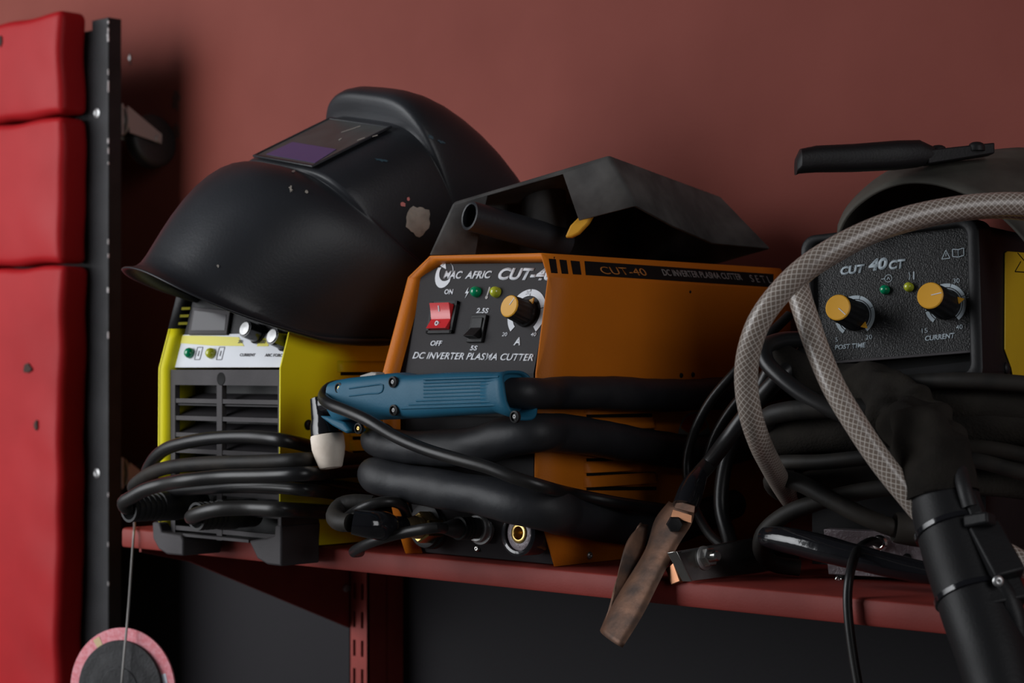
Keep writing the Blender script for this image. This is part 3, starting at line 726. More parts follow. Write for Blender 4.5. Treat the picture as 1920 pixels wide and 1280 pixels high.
# control plug
cl = thing('control_lead', 'thin black lead with ribbed plug in the round socket of the orange cutter', 'cable', (-.12, -.05, 0))
O = fit(905, 990)
pr = [(.0088, .003), (.0088, .013)]
for k in range(4): pr += [(.0086, .014+k*.004), (.0096, .015+k*.004), (.0096, .0165+k*.004), (.0080, .0172+k*.004)]
pr += [(.0078, .033), (.0060, .040), (.0045, .046)]
b = MB(); b.lathe(pr, O, nL, 28); b.build('plug', 'rubber', cl)
e = O+nL*.045
b = MB(); b.tube([e, aY(815, 989, -.058), aY(780, 994, -.064), aY(735, 1004, -.068), aY(695, 1017, -.066), aY(667, 1031, -.055), aY(664, 1035, -.045), aY(675, 1034, -.030)], .0045, 14); b.build('wire', 'cable', cl)
#PART3
# ------------------------------------------------------------------ yellow arc welder
from mathutils.bvhtree import BVHTree
YR, YL = -.273, -.450
wm = thing('arc_welder', 'yellow welding machine with white label strip and black grille at the left shelf end', 'welding machine', ((YR+YL)/2, .12, 0))
pf = [(-.0453, .0012), (-.0460, .08), (-.0453, .159), (-.0368, .186), (-.0337, .196)]
pt_ = [(-.0337, .196), (-.0218, .235), (-.0185, .2445)]
YB = .285
for nm, xx in (('side_cover', YR), ('side_cover', YL)):
    b = MB(); b.prism([V((xx-(.0014 if xx == YR else 0), y, z)) for y, z in pf+[(YB, .196), (YB, .0012)]], (.0014, 0, 0)); o = b.build(nm, 'yellow', wm)
    if xx == YR: side = o
for xx, sg, ml, nm in ((YR, -1, 'yellow', 'front_hem'), (YL, 1, 'yellow', 'front_hem')):
    b = MB(); b.grid([[V((xx+sg*.0004, y, z)) for y, z in pf], [V((xx+sg*.010, y+.0125, z)) for y, z in pf]]); b.build(nm, ml, wm, solid=.001, solid_off=0)
    b = MB(); b.grid([[V((xx+sg*.0004, y, z)) for y, z in pt_], [V((xx+sg*.010, y+.0125, z)) for y, z in pt_]]); b.build('upper_hem', 'plastic', wm, solid=.001, solid_off=0)
b = MB(); ring = [V((YR, y, z)) for y, z in pt_]+[V((YR-.012, -.0175, .250)), V((YL+.012, -.0175, .250))]+[V((YL, y, z)) for y, z in pt_[::-1]]
b.grid([ring, [V((p.x, YB, p.z)) for p in ring]]); b.build('upper_cover', 'plastic', wm, solid=.0016, solid_off=0)
b = MB(); b.box(YL+.002, YR-.002, YB-.003, YB, .003, .245); b.build('back_panel', 'plastic', wm)
b = MB(); b.box(YL+.002, YR-.002, -.020, YB-.004, .0010, .0030); b.build('base_plate', 'gplastic', wm)
# yellow dashes on the black part of the left flange
PIL = Panel((YL+.0004, -.0218, .235), (.010, .0125, 0), (0, .0119, .039))
for (xa, xb_, ya) in ((340, 356, 575.5), (337, 353.5, 589.5), (334, 351, 603.5)):
    quad(PIL, [(xa, ya+5.5), (xb_, ya+5), (xb_+.8, ya), (xa+.8, ya+.5)], 'ylabel', 'dash_mark', wm, .0007, .0010)
# front
RCY = .0125
PG = Panel((-.36, -.0455+RCY, 0), (1, 0, 0), (0, 0, 1))
zk = .1625
PW = Panel((-.36, -.0455+RCY+.31*(zk-.159), zk), (1, 0, 0), (0, .31, 1))
xL, xR = YL+.0085, YR-.0085
b = MB(); b.prism([PW.at(xL+.36, 0, -.0015), PW.at(xR+.36, 0, -.0015), PW.at(xR+.36, .088, -.0015), PW.at(xL+.36, .088, -.0015)], PW.n*.0015)
cp_ = b.build('control_panel', 'plastic', wm)
def quad2(pan, pts, m, name, parent, h0=.0002, h1=.0006):
    return quad(pan, pts, m, name, parent, h0, h1)
a0, b0 = PW.hit(345, 689); a1, b1 = PW.hit(352, 628)
b = MB(); PW.poly(b, [(xL+.36, b0), (xR+.36, b0), (xR+.36, b1), (xL+.36, b1)], .0003, .0008); wl = b.build('label_strip', 'wpanel', wm)
quad2(PW, [(336, 643), (400, 648), (458, 648.5), (448, 632), (400, 630), (340, 629)], 'ylabel', 'yellow_band', wl, .0009, .0012)
quad2(PW, [(482, 649), (503, 649), (509, 634), (487, 634)], 'ylabel', 'yellow_band', wl, .0009, .0012)
PW.text('20', (448, 644), (456, 644), (448.5, 638), 'dprint', wl, 0, .01, h=.0014)
PW.text('200', (487, 644.5), (499, 644.5), (487.5, 638), 'dprint', wl, 0, .01, h=.0014)
PW.text('CURRENT', (451, 668.5), (479.5, 668.5), (451.5, 663), 'dprint', wl, 0, .01, h=.0011)
PW.text('ARC FORCE', (498, 669), (534, 669.5), (498.5, 663.3), 'dprint', wl, 0, .01, h=.0011)
led(PW, 359, 663, .0050, 'led_g', wm); led(PW, 399, 663.5, .0050, 'led_y', wm)
for px in (374, 415):
    a, c = PW.hit(px, 663); b = MB()
    for (p, q) in (((-.004, -.006), (.004, -.006)), ((.004, -.006), (.004, .006)), ((.004, .006), (-.004, .006)), ((-.004, .006), (-.004, -.006))):
        PW.line(b, (a+p[0], c+p[1]), (a+q[0], c+q[1]), .0007, .0009, .0012)
    b.build('icon_frame', 'dprint', wl, weld=0)
    b = MB(); PW.line(b, (a, c-.0025), (a, c+.0025), .0012, .0009, .0012); b.build('icon_mark', 'dprint', wl)
d = [PW.hit(x, y) for x, y in ((357, 629), (430, 629), (437, 584), (367, 577))]
b = MB(); PW.poly(b, d, .0002, .0035); dsp = b.build('display', 'gplastic', wm, bevel=.0008)
d2 = [(d[0][0]+.004, d[0][1]+.004), (d[1][0]-.004, d[1][1]+.004), (d[2][0]-.004, d[2][1]-.004), (d[3][0]+.004, d[3][1]-.004)]
b = MB(); PW.poly(b, d2, .0034, .0038); b.build('screen', 'screen', dsp)
def round_knob(px, py, r, L):
    a, c = PW.hit(px, py); O = PW.at(a, c); mb = MB()
    mb.lathe([(r*1.15, .0003), (r*1.15, .003), (r, .004), (r*.95, L)], O, PW.n, 28); kn = mb.build('knob', 'tape', wm)
    mb = MB(); mb.lathe([(r*.80, L), (r*.74, L+.0010), (.0001, L+.0014)], O, PW.n, 28); mb.build('knob_cap', 'steel', kn)
round_knob(486, 627, .0082, .017); round_knob(537, 641, .0082, .017)
# grille
zt_ = PG.hit(422, 693)[1]; zb_ = .040
b = MB(); gx0, gx1 = xL+.36, xR+.36
PG.poly(b, [(gx0, .002), (gx1, .002), (gx1, zt_), (gx0, zt_)], -.026, -.024); b.build('grille_backing', 'plastic', wm)
b = MB(); f0, f1 = -.001, .0045
_, zc0 = PG.hit(422, 722)
PG.poly(b, [(gx0, zc0), (gx1, zc0), (gx1, zt_), (gx0, zt_)], f0, f1)
for (u0, u1) in ((gx0, gx0+.0065), (gx1-.0045, gx1)): PG.poly(b, [(u0, .002), (u1, .002), (u1, zc0), (u0, zc0)], f0, f1)
mu = PG.hit(418.5, 780)[0]; PG.poly(b, [(mu-.0038, .002), (mu+.0038, .002), (mu+.0038, zc0), (mu-.0038, zc0)], f0, f1)
bars = [PG.hit(470, y)[1] for y in (753, 786.5, 819, 850)]
for z in bars+[.045, .028, .010]: PG.poly(b, [(gx0, z-.002), (gx1, z-.002), (gx1, z+.002), (gx0, z+.002)], f0, f1-.0006)
gr = b.build('grille', 'gplastic', wm, weld=0)
for z in [zc0-.003]+bars[:3]:
    b = MB(); zz_ = z-.003
    PG.poly(b, [(gx0, 0), (gx1, 0), (gx1, .001), (gx0, .001)], 0, 0) if False else None
    b.prism([PG.at(gx0+.006, zz_-.013, .002), PG.at(gx0+.006, zz_-.0115, .002), PG.at(gx0+.006, zz_-.002, -.022), PG.at(gx0+.006, zz_-.0035, -.022)], PG.u*(gx1-gx0-.011)); b.build('louvre', 'panel', gr)
a, c = PG.hit(422, 710); b = MB(); b.lathe([(.0060, .0030), (.0060, .0047), (.0055, .0049), (.0048, .0047), (.0001, .0046)], PG.at(a, c), PG.n, 24); b.build('screw_hole', 'decal', gr)
# bumper feet that wrap over the shelf lip
YQ = -.049
def bumper(pts, x_in):
    mb = MB(); mb.prism([aY(x, y, YQ) for x, y in pts], (0, .0445, 0)); return mb.build('bumper', 'gplastic', wm, bevel=.0018)
bumper([(466, 1013), (500, 1008), (514, 1003), (515, 985), (527, 984), (527, 1061.5), (500, 1058), (482, 1047)], 0)
bumper([(285, 978), (298, 979), (302, 998), (338, 1003), (343, 1012), (343, 1042), (312, 1039), (297, 1029), (286, 1009)], 0)
A, B = aY(343, 1004, YQ+.004), aY(466, 1016, YQ+.004); b = MB(); b.box(A.x, B.x, YQ+.004, YQ+.016, min(B.z, A.z)-.0005, A.z+.002); b.build('skid_bar', 'gplastic', wm)
# bumper block along the right side of the body
b = MB(); p, q = aX(527, 984, YR+.001), aX(594, 984, YR+.001)
b.prism([(YR+.0002, YQ+.001, .0015), (YR+.0002, -.0045, .0015), (YR+.0002, -.003, .020), (YR+.0002, -.006, .031), (YR+.0002, YQ+.001, .033)], (.004, 0, 0)); b.build('bumper', 'gplastic', wm, bevel=.001)
# side vents on the right: slots and a hole
PYS = Panel((YR+.0001, 0, 0), (0, 1, 0), (0, 0, 1))
for (x0, x1, yy) in ((632, 760, 697), (655, 770, 818), (655, 770, 845)):
    p, q = aX(x0, yy, YR), aX(x1, yy, YR); b = MB(); rows = []
    for k in range(11):
        t = k/10; e = min(1, min(t, 1-t)*6)**.5; y = p.y+(q.y-p.y)*t
        rows.append([V((YR, y, p.z+.010)), V((YR+.0016*e, y, p.z+.006)), V((YR+.0032*e, y, p.z+.001)), V((YR+.0033*e, y, p.z)), V((YR, y, p.z-.0003))])
    b.grid(rows); b.build('side_louvre', 'yellow', side, solid=.0005)
    b = MB(); b.prism([(YR+.0003, p.y+.004, p.z-.003), (YR+.0003, q.y-.004, p.z-.003), (YR+.0003, q.y-.004, p.z), (YR+.0003, p.y+.004, p.z)], (.0004, 0, 0)); b.build('side_slot', 'decal', side)
screw(aX(578, 796, YR+.0003), (1, 0, 0), .0046, 'plastic', wm)

# ------------------------------------------------------------------ welder cables and plugs
def plug(mouth, x, name, label, path, rad, m='cable', r=.0128):
    mo = aX(*mouth, x); t = thing(name, label, 'cable', (x, mo.y+.03, max(mo.z-.012, .001)))
    end = V((x, -.0235, mo.z)); ax = (mo-end); L = ax.length
    pr = [(r*.95, 0), (r, .002), (r, L*.35), (r*1.06, L*.36), (r*1.06, L*.60)]
    h = L*.60; k = 0
    while h < L-.006:
        pr += [(r*.92, h+.001), (r*.98, h+.0015), (r*.98, h+.0042), (r*.90, h+.0048)]; h += .006
    pr += [(r*.96, L-.003), (r*.98, L), (r*.80, L), (r*.74, L-.004), (r*.6, L-.008)]
    b = MB(); b.lathe(pr, end, ax, 30); b.build('plug', 'rubber', t)
    b = MB(); b.tube([mo-ax.normalized()*.020, mo-ax.normalized()*.004]+path(mo), rad, 18); b.build('cable', m, t)
    return t
cs_x = -.2585
plug((241, 953), -.412, 'electrode_lead', 'thick black welding lead leaving the ribbed plug at far left below the grille',
     lambda m: [m+V((.0, -.003, .001)), m+V((.004, -.008, .006)), aY(247, 932, m.y-.010), aY(272, 918, m.y-.010), aY(305, 908, m.y-.008), aY(350, 900, -.118), aY(420, 893, -.106), aY(500, 891, -.098), aY(570, 888, -.086), aX(620, 885, -.242), aX(680, 881, cs_x+.008), aX(740, 880, cs_x+.004), V((cs_x+.002, .20, .072)), V((cs_x, .29, .062))], .0062)
plug((368, 968), -.335, 'ground_lead', 'thick black lead leaving the plug nearest the right bumper of the yellow welder',
     lambda m: [m+V((.004, -.008, .0)), aY(376, 962, m.y-.014), aY(410, 954, m.y-.012), aY(470, 952, -.088), aY(530, 955, -.080), aX(575, 957, -.250), aX(620, 960, cs_x+.006), aX(680, 962, cs_x), V((cs_x, .10, .024)), V((cs_x, .20, .020)), V((cs_x, .29, .018))], .0066)
def cable(name, label, pts, r, m='cable', n=16):
    b = MB(); b.tube(pts, r, n); return tag(b.build(name, m), label, 'cable')
cable('power_cord', 'topmost black cable arching over the grille of the yellow welder',
      [V((-.452, .05, .055)), V((-.458, -.02, .062)), aY(277, 893, -.055), aY(285, 866, -.064), aY(310, 842, -.070), aY(350, 829, -.072), aY(410, 820, -.072), aY(480, 819, -.072), aY(535, 826, -.070), aX(585, 838, -.252), aX(640, 855, cs_x), aX(700, 868, cs_x), V((cs_x, .16, .082)), V((cs_x, .27, .075))], .0060)
cable('welding_cable', 'dusty black cable just below the arching cable across the yellow welder front',
      [V((-.455, .04, .028)), V((-.462, -.03, .034)), aY(252, 917, -.066), aY(268, 896, -.078), aY(300, 880, -.086), aY(350, 871, -.090), aY(420, 867, -.090), aY(500, 865, -.088), aY(560, 862, -.082), aX(610, 861, -.246), aX(680, 862, cs_x+.002), V((cs_x+.004, .09, .085)), V((cs_x, .20, .086)), V((cs_x, .28, .080))], [.0062]*8+[.0068]*6, 'dusty')
cable('extension_cable', 'black cable running low behind the plugs of the yellow welder',
      [V((-.430, -.055, .045)), aY(390, 915, -.070), aY(450, 912, -.076), aY(520, 913, -.074), aY(570, 918, -.068), aX(615, 923, -.250), aX(670, 932, cs_x+.001), aX(720, 943, cs_x+.001), V((cs_x, .16, .040)), V((cs_x, .27, .036))], .0056)
cable('spare_cable', 'short visible run of black cable slanting down beside the orange cutter',
      [aY(515, 900, -.062), aX(565, 904, -.262), aX(620, 908, cs_x+.001), aX(670, 916, cs_x+.004), aX(715, 928, cs_x+.006), V((cs_x+.006, .13, .052)), V((cs_x+.004, .25, .050))], .0052)

# ------------------------------------------------------------------ welding helmet lying on the yellow machine
HL = aD(604, 268, 1.78)
def c2w(r, u, bk): return RT*r+UP*u-FW*bk
hu = c2w(.607, -.177, .776).normalized(); hv = c2w(.748, .454, -.482); hv = (hv-hu*hv.dot(hu)).normalized(); hn = hu.cross(hv)
def H(a, b_, c): return HL+hu*a+hn*b_+hv*c
hm = thing('welding_helmet', 'black welding helmet with purple tinted lens lying tilted back on the yellow welder', 'helmet', H(0, -.12, -.05))
# rows: c, half width, front b, depth, squareness, rise of the rear edge
HR = [(-.212, .094, -.026, .100, 2.3, .100), (-.206, .091, -.030, .104, 2.3, .098), (-.196, .088, -.031, .110, 2.3, .096), (-.180, .092, -.021, .116, 2.3, .094), (-.150, .101, -.003, .126, 2.3, .088),
      (-.115, .110, .012, .138, 2.3, .082), (-.085, .1145, .0155, .146, 2.4, .078), (-.066, .1150, .0105, .150, 2.5, .076), (-.056, .1150, .0040, .151, 2.7, .075), (-.0505, .1145, -.0010, .151, 2.9, .075), (-.0485, .1125, -.0028, .151, 3.2, .075), (-.0475, .1060, -.0014, .151, 4.0, .075), (-.0462, .1045, .0, .151, 4.4, .074),
      (-.030, .104, .000, .152, 4.6, .064), (.020, .102, .000, .155, 4.6, .030), (.050, .1005, .000, .157, 4.4, .006), (.0535, .1005, .000, .157, 4.2, .002), (.0545, .1005, .008, .158, 3.8, 0), (.056, .1005, .020, .159, 3.6, 0), (.059, .1005, .025, .159, 3.5, 0),
      (.074, .100, .026, .159, 3.3, 0), (.098, .099, .012, .155, 3.1, 0), (.120, .097, -.012, .142, 2.9, 0), (.139, .094, -.043, .119, 2.8, 0), (.151, .090, -.078, .090, 2.7, 0), (.156, .087, -.110, .064, 2.6, 0)]
b = MB(); rows = []; NP = 64
for (c, W, B, Dp, ex, rise) in HR:
    row = []
    for j in range(NP+1):
        ph = -PI/2+PI*j/NP; s_, co = math.sin(ph), math.cos(ph)
        a = W*(abs(s_)**(2/ex))*(1 if s_ >= 0 else -1); dep = Dp*(1-abs(co)**(2/ex))
        fr = dep/Dp
        row.append(H(a, B-dep, c+rise*fr**1.3))
    ks = rise/.1
    for k in (1, 2, 3, 4, 5):      # temples run on straight back past the widest line
        q = k/5; row.append(H(W-.002*q, B-Dp-.036*q-.006*q*(1-q), c+rise+.068*ks*q)); row.insert(0, H(-W+.002*q, B-Dp-.036*q-.006*q*(1-q), c+rise+.068*ks*q))
    rows.append(row)
b.grid(rows)
shell = b.build('shell', 'helmet', hm, solid=.0028, solid_off=-1, ang=60, sub=1, weld=0)
# lens cartridge frame and filter
PH = Panel(HL, hu, hv)
lw, lh = .0495, .0425
def ringbox(pan, w0, h0, w1, h1, z0, z1, name, m, parent, bevel=0):
    mb = MB(); Q = [(-1, -1), (1, -1), (1, 1), (-1, 1)]
    o0 = [pan.at(w0*x, h0*y, z0) for x, y in Q]; o1 = [pan.at(w0*x, h0*y, z1) for x, y in Q]; i1 = [pan.at(w1*x, h1*y, z1) for x, y in Q]; i0 = [pan.at(w1*x, h1*y, z0) for x, y in Q]
    mb.add(o0+o1+i1+i0, [(k*4+i, k*4+(i+1) % 4, (k+1) % 4*4+(i+1) % 4, (k+1) % 4*4+i) for k in range(4) for i in range(4)])
    return mb.build(name, m, parent, bevel=bevel, weld=0)
lf = ringbox(PH, lw+.0030, lh+.0030, lw, lh, .0003, .0026, 'lens_frame', 'helmet', hm, .0008)
b = MB(); PH.poly(b, [(-lw, -lh), (lw, -lh), (lw, lh), (-lw, lh)], .0004, .0016); ln = b.build('lens', 'lens', hm)
b = MB(); PH.poly(b, [(-.038, -.0385), (.047, -.0385), (.040, -.010), (-.036, -.010)], .0017, .0021); b.build('filter_band', 'purple', ln)
for (x0, y0, x1, y1, w_) in ((640, 248, 676, 236, .0016), (670, 263, 684, 258, .0022), (698, 256, 708, 253, .0016), (636, 262, 640, 259, .0016)):
    mb = MB(); PH.line(mb, PH.hit(x0, y0, .002), PH.hit(x1, y1, .002), w_, .0017, .0021); mb.build('lens_scratch', 'gst', ln)
# marks on the shell, laid on its surface
bpy.context.view_layer.update()
dg = bpy.context.evaluated_depsgraph_get(); ev = shell.evaluated_get(dg); me_ = ev.to_mesh()
mw = V(hm.location)
bv = BVHTree.FromPolygons([v.co+mw for v in me_.vertices], [tuple(p.vertices) for p in me_.polygons]); ev.to_mesh_clear()
def decal(px, py, rx, ry, m, name, seed, rot=0, k=18, jag=.3, h=.0007):
    rnd = random.Random(seed); vs = []; cr_, sr = math.cos(math.radians(rot)), math.sin(math.radians(rot))
    js = [1-jag*rnd.random() for _ in range(k)]
    for rr_ in (0, .35, .7, 1):
        for i in range(k if rr_ else 1):
            a = 2*PI*i/k; j = 1-(1-js[i])*rr_; x, y = rx*rr_*j*math.cos(a), ry*rr_*j*math.sin(a)
            d_ = ray(px+x*cr_-y*sr, py+x*sr+y*cr_); hit, nrm, *_ = bv.ray_cast(CP, d_.normalized())
            if hit is None: return
            if nrm.dot(d_) > 0: nrm = -nrm
            vs.append(hit+nrm*h)
    fs = [(0, 1+i, 1+(i+1) % k) for i in range(k)]
    for q in range(2): fs += [(1+q*k+i, 1+(q+1)*k+i, 1+(q+1)*k+(i+1) % k, 1+q*k+(i+1) % k) for i in range(k)]
    mb = MB(); mb.add(vs, fs); mb.build(name, m, shell, weld=0)
decal(783, 413, 25, 34, 'scrape', 'scrape_mark', 4, 14, 22)
decal(755, 383, 6, 5, 'pinkspot', 'paint_fleck', 2); decal(765, 373, 3, 4, 'pinkspot', 'paint_fleck', 7)
decal(808, 257, 9, 4, 'bluesmear', 'paint_smear', 3, 40, jag=.7); decal(826, 266, 11, 3, 'bluesmear', 'paint_smear', 8, 25, jag=.7); decal(715, 301, 15, 3, 'bluesmear', 'paint_smear', 9, 10, jag=.6)
decal(550, 322, 4, 2.4, 'gst', 'weld_spatter', 6, -20); decal(409, 499, 2.4, 3.4, 'gst', 'weld_spatter', 5, -30)
decal(545, 355, 5, 8, 'scrape', 'weld_spatter', 15, 0, jag=.7); decal(575, 360, 4, 5, 'scrape', 'weld_spatter', 16, 0, jag=.7)
#PART4
# ------------------------------------------------------------------ hand shield lying on the orange cutter
hs = thing('hand_shield', 'black plastic hand-held welding shield lying on top of the orange cutter', 'welding shield', (-.07, .15, ZT))
wl0, wl1 = V((-.168, .008, 0)), V((.012, .104, 0))
PX = Panel(V((-.168, .008, ZT)), wl1-wl0, V((-.02, .16, 1)))
zf = lambda p: V((p.x, p.y, max(p.z, ZT+.0035)))
fw = [PX.P(*p) for p in ((806, 478), (850, 381), (1142, 293), (1192, 386), (1086, 413), (1056, 326), (914, 367), (900, 425), (891, 478))]
fw = [zf(p) for p in fw]
E_ = aY(1350, 371, .300); G_ = aY(1443, 466, .300); J_ = aY(1331, 499, .285)
Bk = V((-.150, .290, .318)); Ak = V((-.160, .300, ZT+.003)); J_ = V((J_.x, J_.y, max(J_.z, ZT+.003)))
b = MB()
K1, K2 = aY(1262, 424, .165), aY(1335, 456, .235)
b.v = fw+[E_, G_, Bk, Ak, J_, K1, K2]
b.f = [(2, 3, 4, 5), (1, 2, 5, 6), (0, 1, 6, 7, 8), (2, 9, 10, 15, 14, 3), (1, 11, 9, 2), (0, 12, 11, 1), (12, 13, 10, 9, 11)]
b.build('shield_body', 'shield', hs, solid=.0026, solid_off=0, bevel=.006, bseg=4, ang=30, bevel_first=True)
P0 = PX.P(879, 404, .026); P1 = aD(1062, 455, (P0-CP).dot(FW)+.055)
b = MB(); ax = (P1-P0); L = ax.length
b.lathe([(.0100, .020), (.0100, .0005), (.0112, 0), (.0124, .0006), (.0126, .003), (.0126, L*.7), (.0120, L)], P0, ax, 36); b.build('handle_tube', 'helmet', hs)
P0 = PX.P(1020, 346, -.050); P1 = PX.P(1020, 455, -.046); ax = P0-P1
b = MB(); b.lathe([(.0195, 0), (.0195, ax.length*.9), (.0180, ax.length)], P1, ax, 36); b.build('lens_housing', 'shield', hs)
b = MB(); b.prism([PX.P(x, y, -.012) for x, y in ((1062, 447), (1072, 425), (1086, 411), (1116, 404), (1106, 421), (1088, 440), (1074, 447))], PX.n*.006); b.build('orange_tab', 'cap', hs, bevel=.0015)

# ------------------------------------------------------------------ right machine
AL = TH-math.radians(30); RHO = math.radians(4.3); LAM = math.radians(9)
OG = aZ(1600, 1088, .0)
e1 = V((math.cos(AL), math.sin(AL), 0)); e2 = V((-math.sin(AL), math.cos(AL), 0)); e3 = UP
e1r = e1*math.cos(RHO)+e3*math.sin(RHO); e3r = e3*math.cos(RHO)-e1*math.sin(RHO)
vl = e3r*math.cos(LAM)+e2*math.sin(LAM)
PB = Panel(OG, e1, e3)
hinge = PB.P(1700, 700)
PR = Panel(hinge, e1r, vl)
fr = lambda px, py, h: PB.P(px, py, h)
rm = thing('compact_plasma_cutter', 'black and yellow plasma cutter at the right with two yellow capped knobs', 'plasma cutter', OG+e2*.13+e1*.06)
aL = PR.hit(1502, 560)[0]; aR = PR.hit(1838, 560)[0]; bT = PR.hit(1825, 405)[1]; bB = PR.hit(1700, 697)[1]
DEP = .27
ex = PR.n*-1
# the body behind the bezel: sloping front, straight back
def body_ring(a0, a1, top, bot, r, n=6):
    pts = []
    for (cx_, cy_, t0) in ((a1-r, top-r, 0), (a0+r, top-r, 90), (a0+r, bot+r, 180), (a1-r, bot+r, 270)):
        for k in range(n+1):
            t = math.radians(t0+90*k/n); pts.append((cx_+r*math.cos(t), cy_+r*math.sin(t)))
    return pts
rg = body_ring(aL, aR, bT, bB-.012, .011)
b = MB(); rows = [[PR.at(a, c, h) for a, c in rg] for h in (0, -.004)] + [[PR.at(a, c, 0)+e2*.034 for a, c in rg]]
inner = body_ring(aL+.008, aR-.009, bT-.006, bB-.004, .008)
b.grid([[PR.at(a, c, -.0075) for a, c in inner], [PR.at(a, c, -.0015) for a, c in inner], [PR.at(a, c, .0) for a, c in body_ring(aL+.0065, aR-.0075, bT-.0045, bB-.0055, .009)], [PR.at(a, c, 0) for a, c in body_ring(aL+.0015, aR-.0015, bT-.001, bB-.011, .0105)], [PR.at(a, c, -.0012) for a, c in rg]]+rows[2:], close=True)
b.build('bezel', 'plastic', rm, ang=50)
mid = (aL+aR)/2
b = MB(); cen = []
rows = [[PR.at(mid+(a-mid)*.985, c if c < 0 else c-.003, 0)+e2*.033 for a, c in rg], [PR.at(mid+(a-mid)*.985, c if c < 0 else c-.003, 0)+e2*DEP for a, c in rg]]
b.grid(rows, close=True); k = len(b.v)-len(rg); b.f.append(tuple(range(k, k+len(rg)))); b.build('case', 'plastic', rm, ang=50)
# panel plate
b = MB(); PR.poly(b, [(aL+.006, PR.hit(1700, 667)[1]), (aR-.007, PR.hit(1700, 667)[1]), (aR-.007, bT-.004), (aL+.006, bT-.004)], -.0078, -.0060); rp = b.build('control_panel', 'texpanel', rm)
b = MB(); c0 = PR.hit(1700, 667)[1]; PR.poly(b, [(aL+.007, c0-.0008), (aR-.008, c0-.0008), (aR-.008, c0+.0012), (aL+.007, c0+.0012)], -.0060, -.0030); b.build('panel_ledge', 'gplastic', rm, bevel=.0003)
b = MB(); PR.poly(b, [(aL+.006, bB-.004), (aR-.007, bB-.004), (aR-.007, c0), (aL+.006, c0)], -.016, -.014); b.build('recess', 'decal', rm)
PQ = Panel(PR.at(0, 0, -.0060), PR.u, PR.v)
Q = lambda *a, **k: PQ.text(*a, **k)
Q('CUT', (1576.5, 516.5), (1622.5, 511), (1577.5, 500), 'print', rp, .18, .055)
Q('40', (1629, 509), (1665.5, 504.5), (1631, 486), 'print', rp, .18, .055)
Q('CT', (1667.5, 506.5), (1699, 502.5), (1668.5, 488.5), 'print', rp, .18, .055)
Q('POST TIME', (1565.6, 656), (1624, 651.2), (1566.2, 646.7), 'print', rp, .15, .03)
Q('CURRENT', (1735, 639.6), (1791, 633.4), (1735.7, 629.6), 'print', rp, .15, .03)
Q('5', (1567, 641), (1571.5, 640.5), (1567.3, 633), 'print', rp); Q('20', (1624, 636.7), (1635.8, 635.4), (1624.5, 628), 'print', rp)
Q('15', (1729, 624.8), (1740, 623.4), (1729.5, 616), 'print', rp); Q('40', (1793.5, 618), (1805.5, 616.5), (1794, 609.2), 'print', rp)
Q('30', (1788, 531.2), (1799.8, 530), (1788.5, 522.5), 'print', rp); Q('35', (1814.5, 558.5), (1826, 557.3), (1815, 550), 'print', rp); Q('25', (1746.5, 541.5), (1757.5, 540.2), (1747, 533), 'print', rp)
for (cx_, cy_, ptr) in ((1603, 592.5, -45), (1773, 571, 8)):
    a, c = PQ.hit(cx_, cy_); R1 = .0158
    b = MB()
    for t0, t1 in ((232, 196), (192, 124), (122, 74), (72, 22), (20, -52)): PQ.arc(b, a, c, R1*.83, R1, t0, t1, n=16)
    for t0, t1 in ((232, -52),): PQ.arc(b, a, c, R1*.74, R1*.785, t0, t1, n=40)
    b.build('dial_scale', 'print', rp)
    knob(PQ, a, c, .0104, .035, rm, ptr, 'cap', 1.10)
led(PQ, 1660, 543.5, .0036, 'led_g', rm); led(PQ, 1705, 538.5, .0036, 'led_y', rm)
a, c = PQ.hit(1666, 522)
b = MB(); PQ.arc(b, a, c, .0026, .0030, 0, 360, n=24); PQ.line(b, (a-.0055, c), (a-.003, c), .0005); PQ.line(b, (a-.0012, c-.001), (a, c+.001), .0005); PQ.line(b, (a, c+.001), (a+.0012, c-.001), .0005); b.build('power_icon', 'print', rp, weld=0)
a, c = PQ.hit(1709, 517)
b = MB(); PQ.line(b, (a-.0018, c+.0030), (a-.0010, c), .0005); PQ.line(b, (a-.0010, c), (a-.0016, c-.003), .0005); PQ.line(b, (a+.0018, c-.003), (a+.0020, c+.003), .0010); b.build('heat_icon', 'print', rp, weld=0)
a, c = PQ.hit(1774, 478); tr = [(a-.0032, c-.0028), (a+.0030, c-.0028), (a, c+.0036)]
b = MB(); [PQ.line(b, tr[i], tr[(i+1) % 3], .0005) for i in range(3)]; PQ.line(b, (a, c-.001), (a, c+.0014), .0005); b.build('warning_icon', 'print', rp, weld=0)
a, c = PQ.hit(1797, 474.5)
b = MB()
for sg in (-1, 1):
    qd = [(a, c-.0030), (a+sg*.0042, c-.0022), (a+sg*.0042, c+.0034), (a, c+.0026)]
    for i in range(4): PQ.line(b, qd[i], qd[(i+1) % 4], .0006)
b.build('manual_icon', 'print', rp, weld=0)
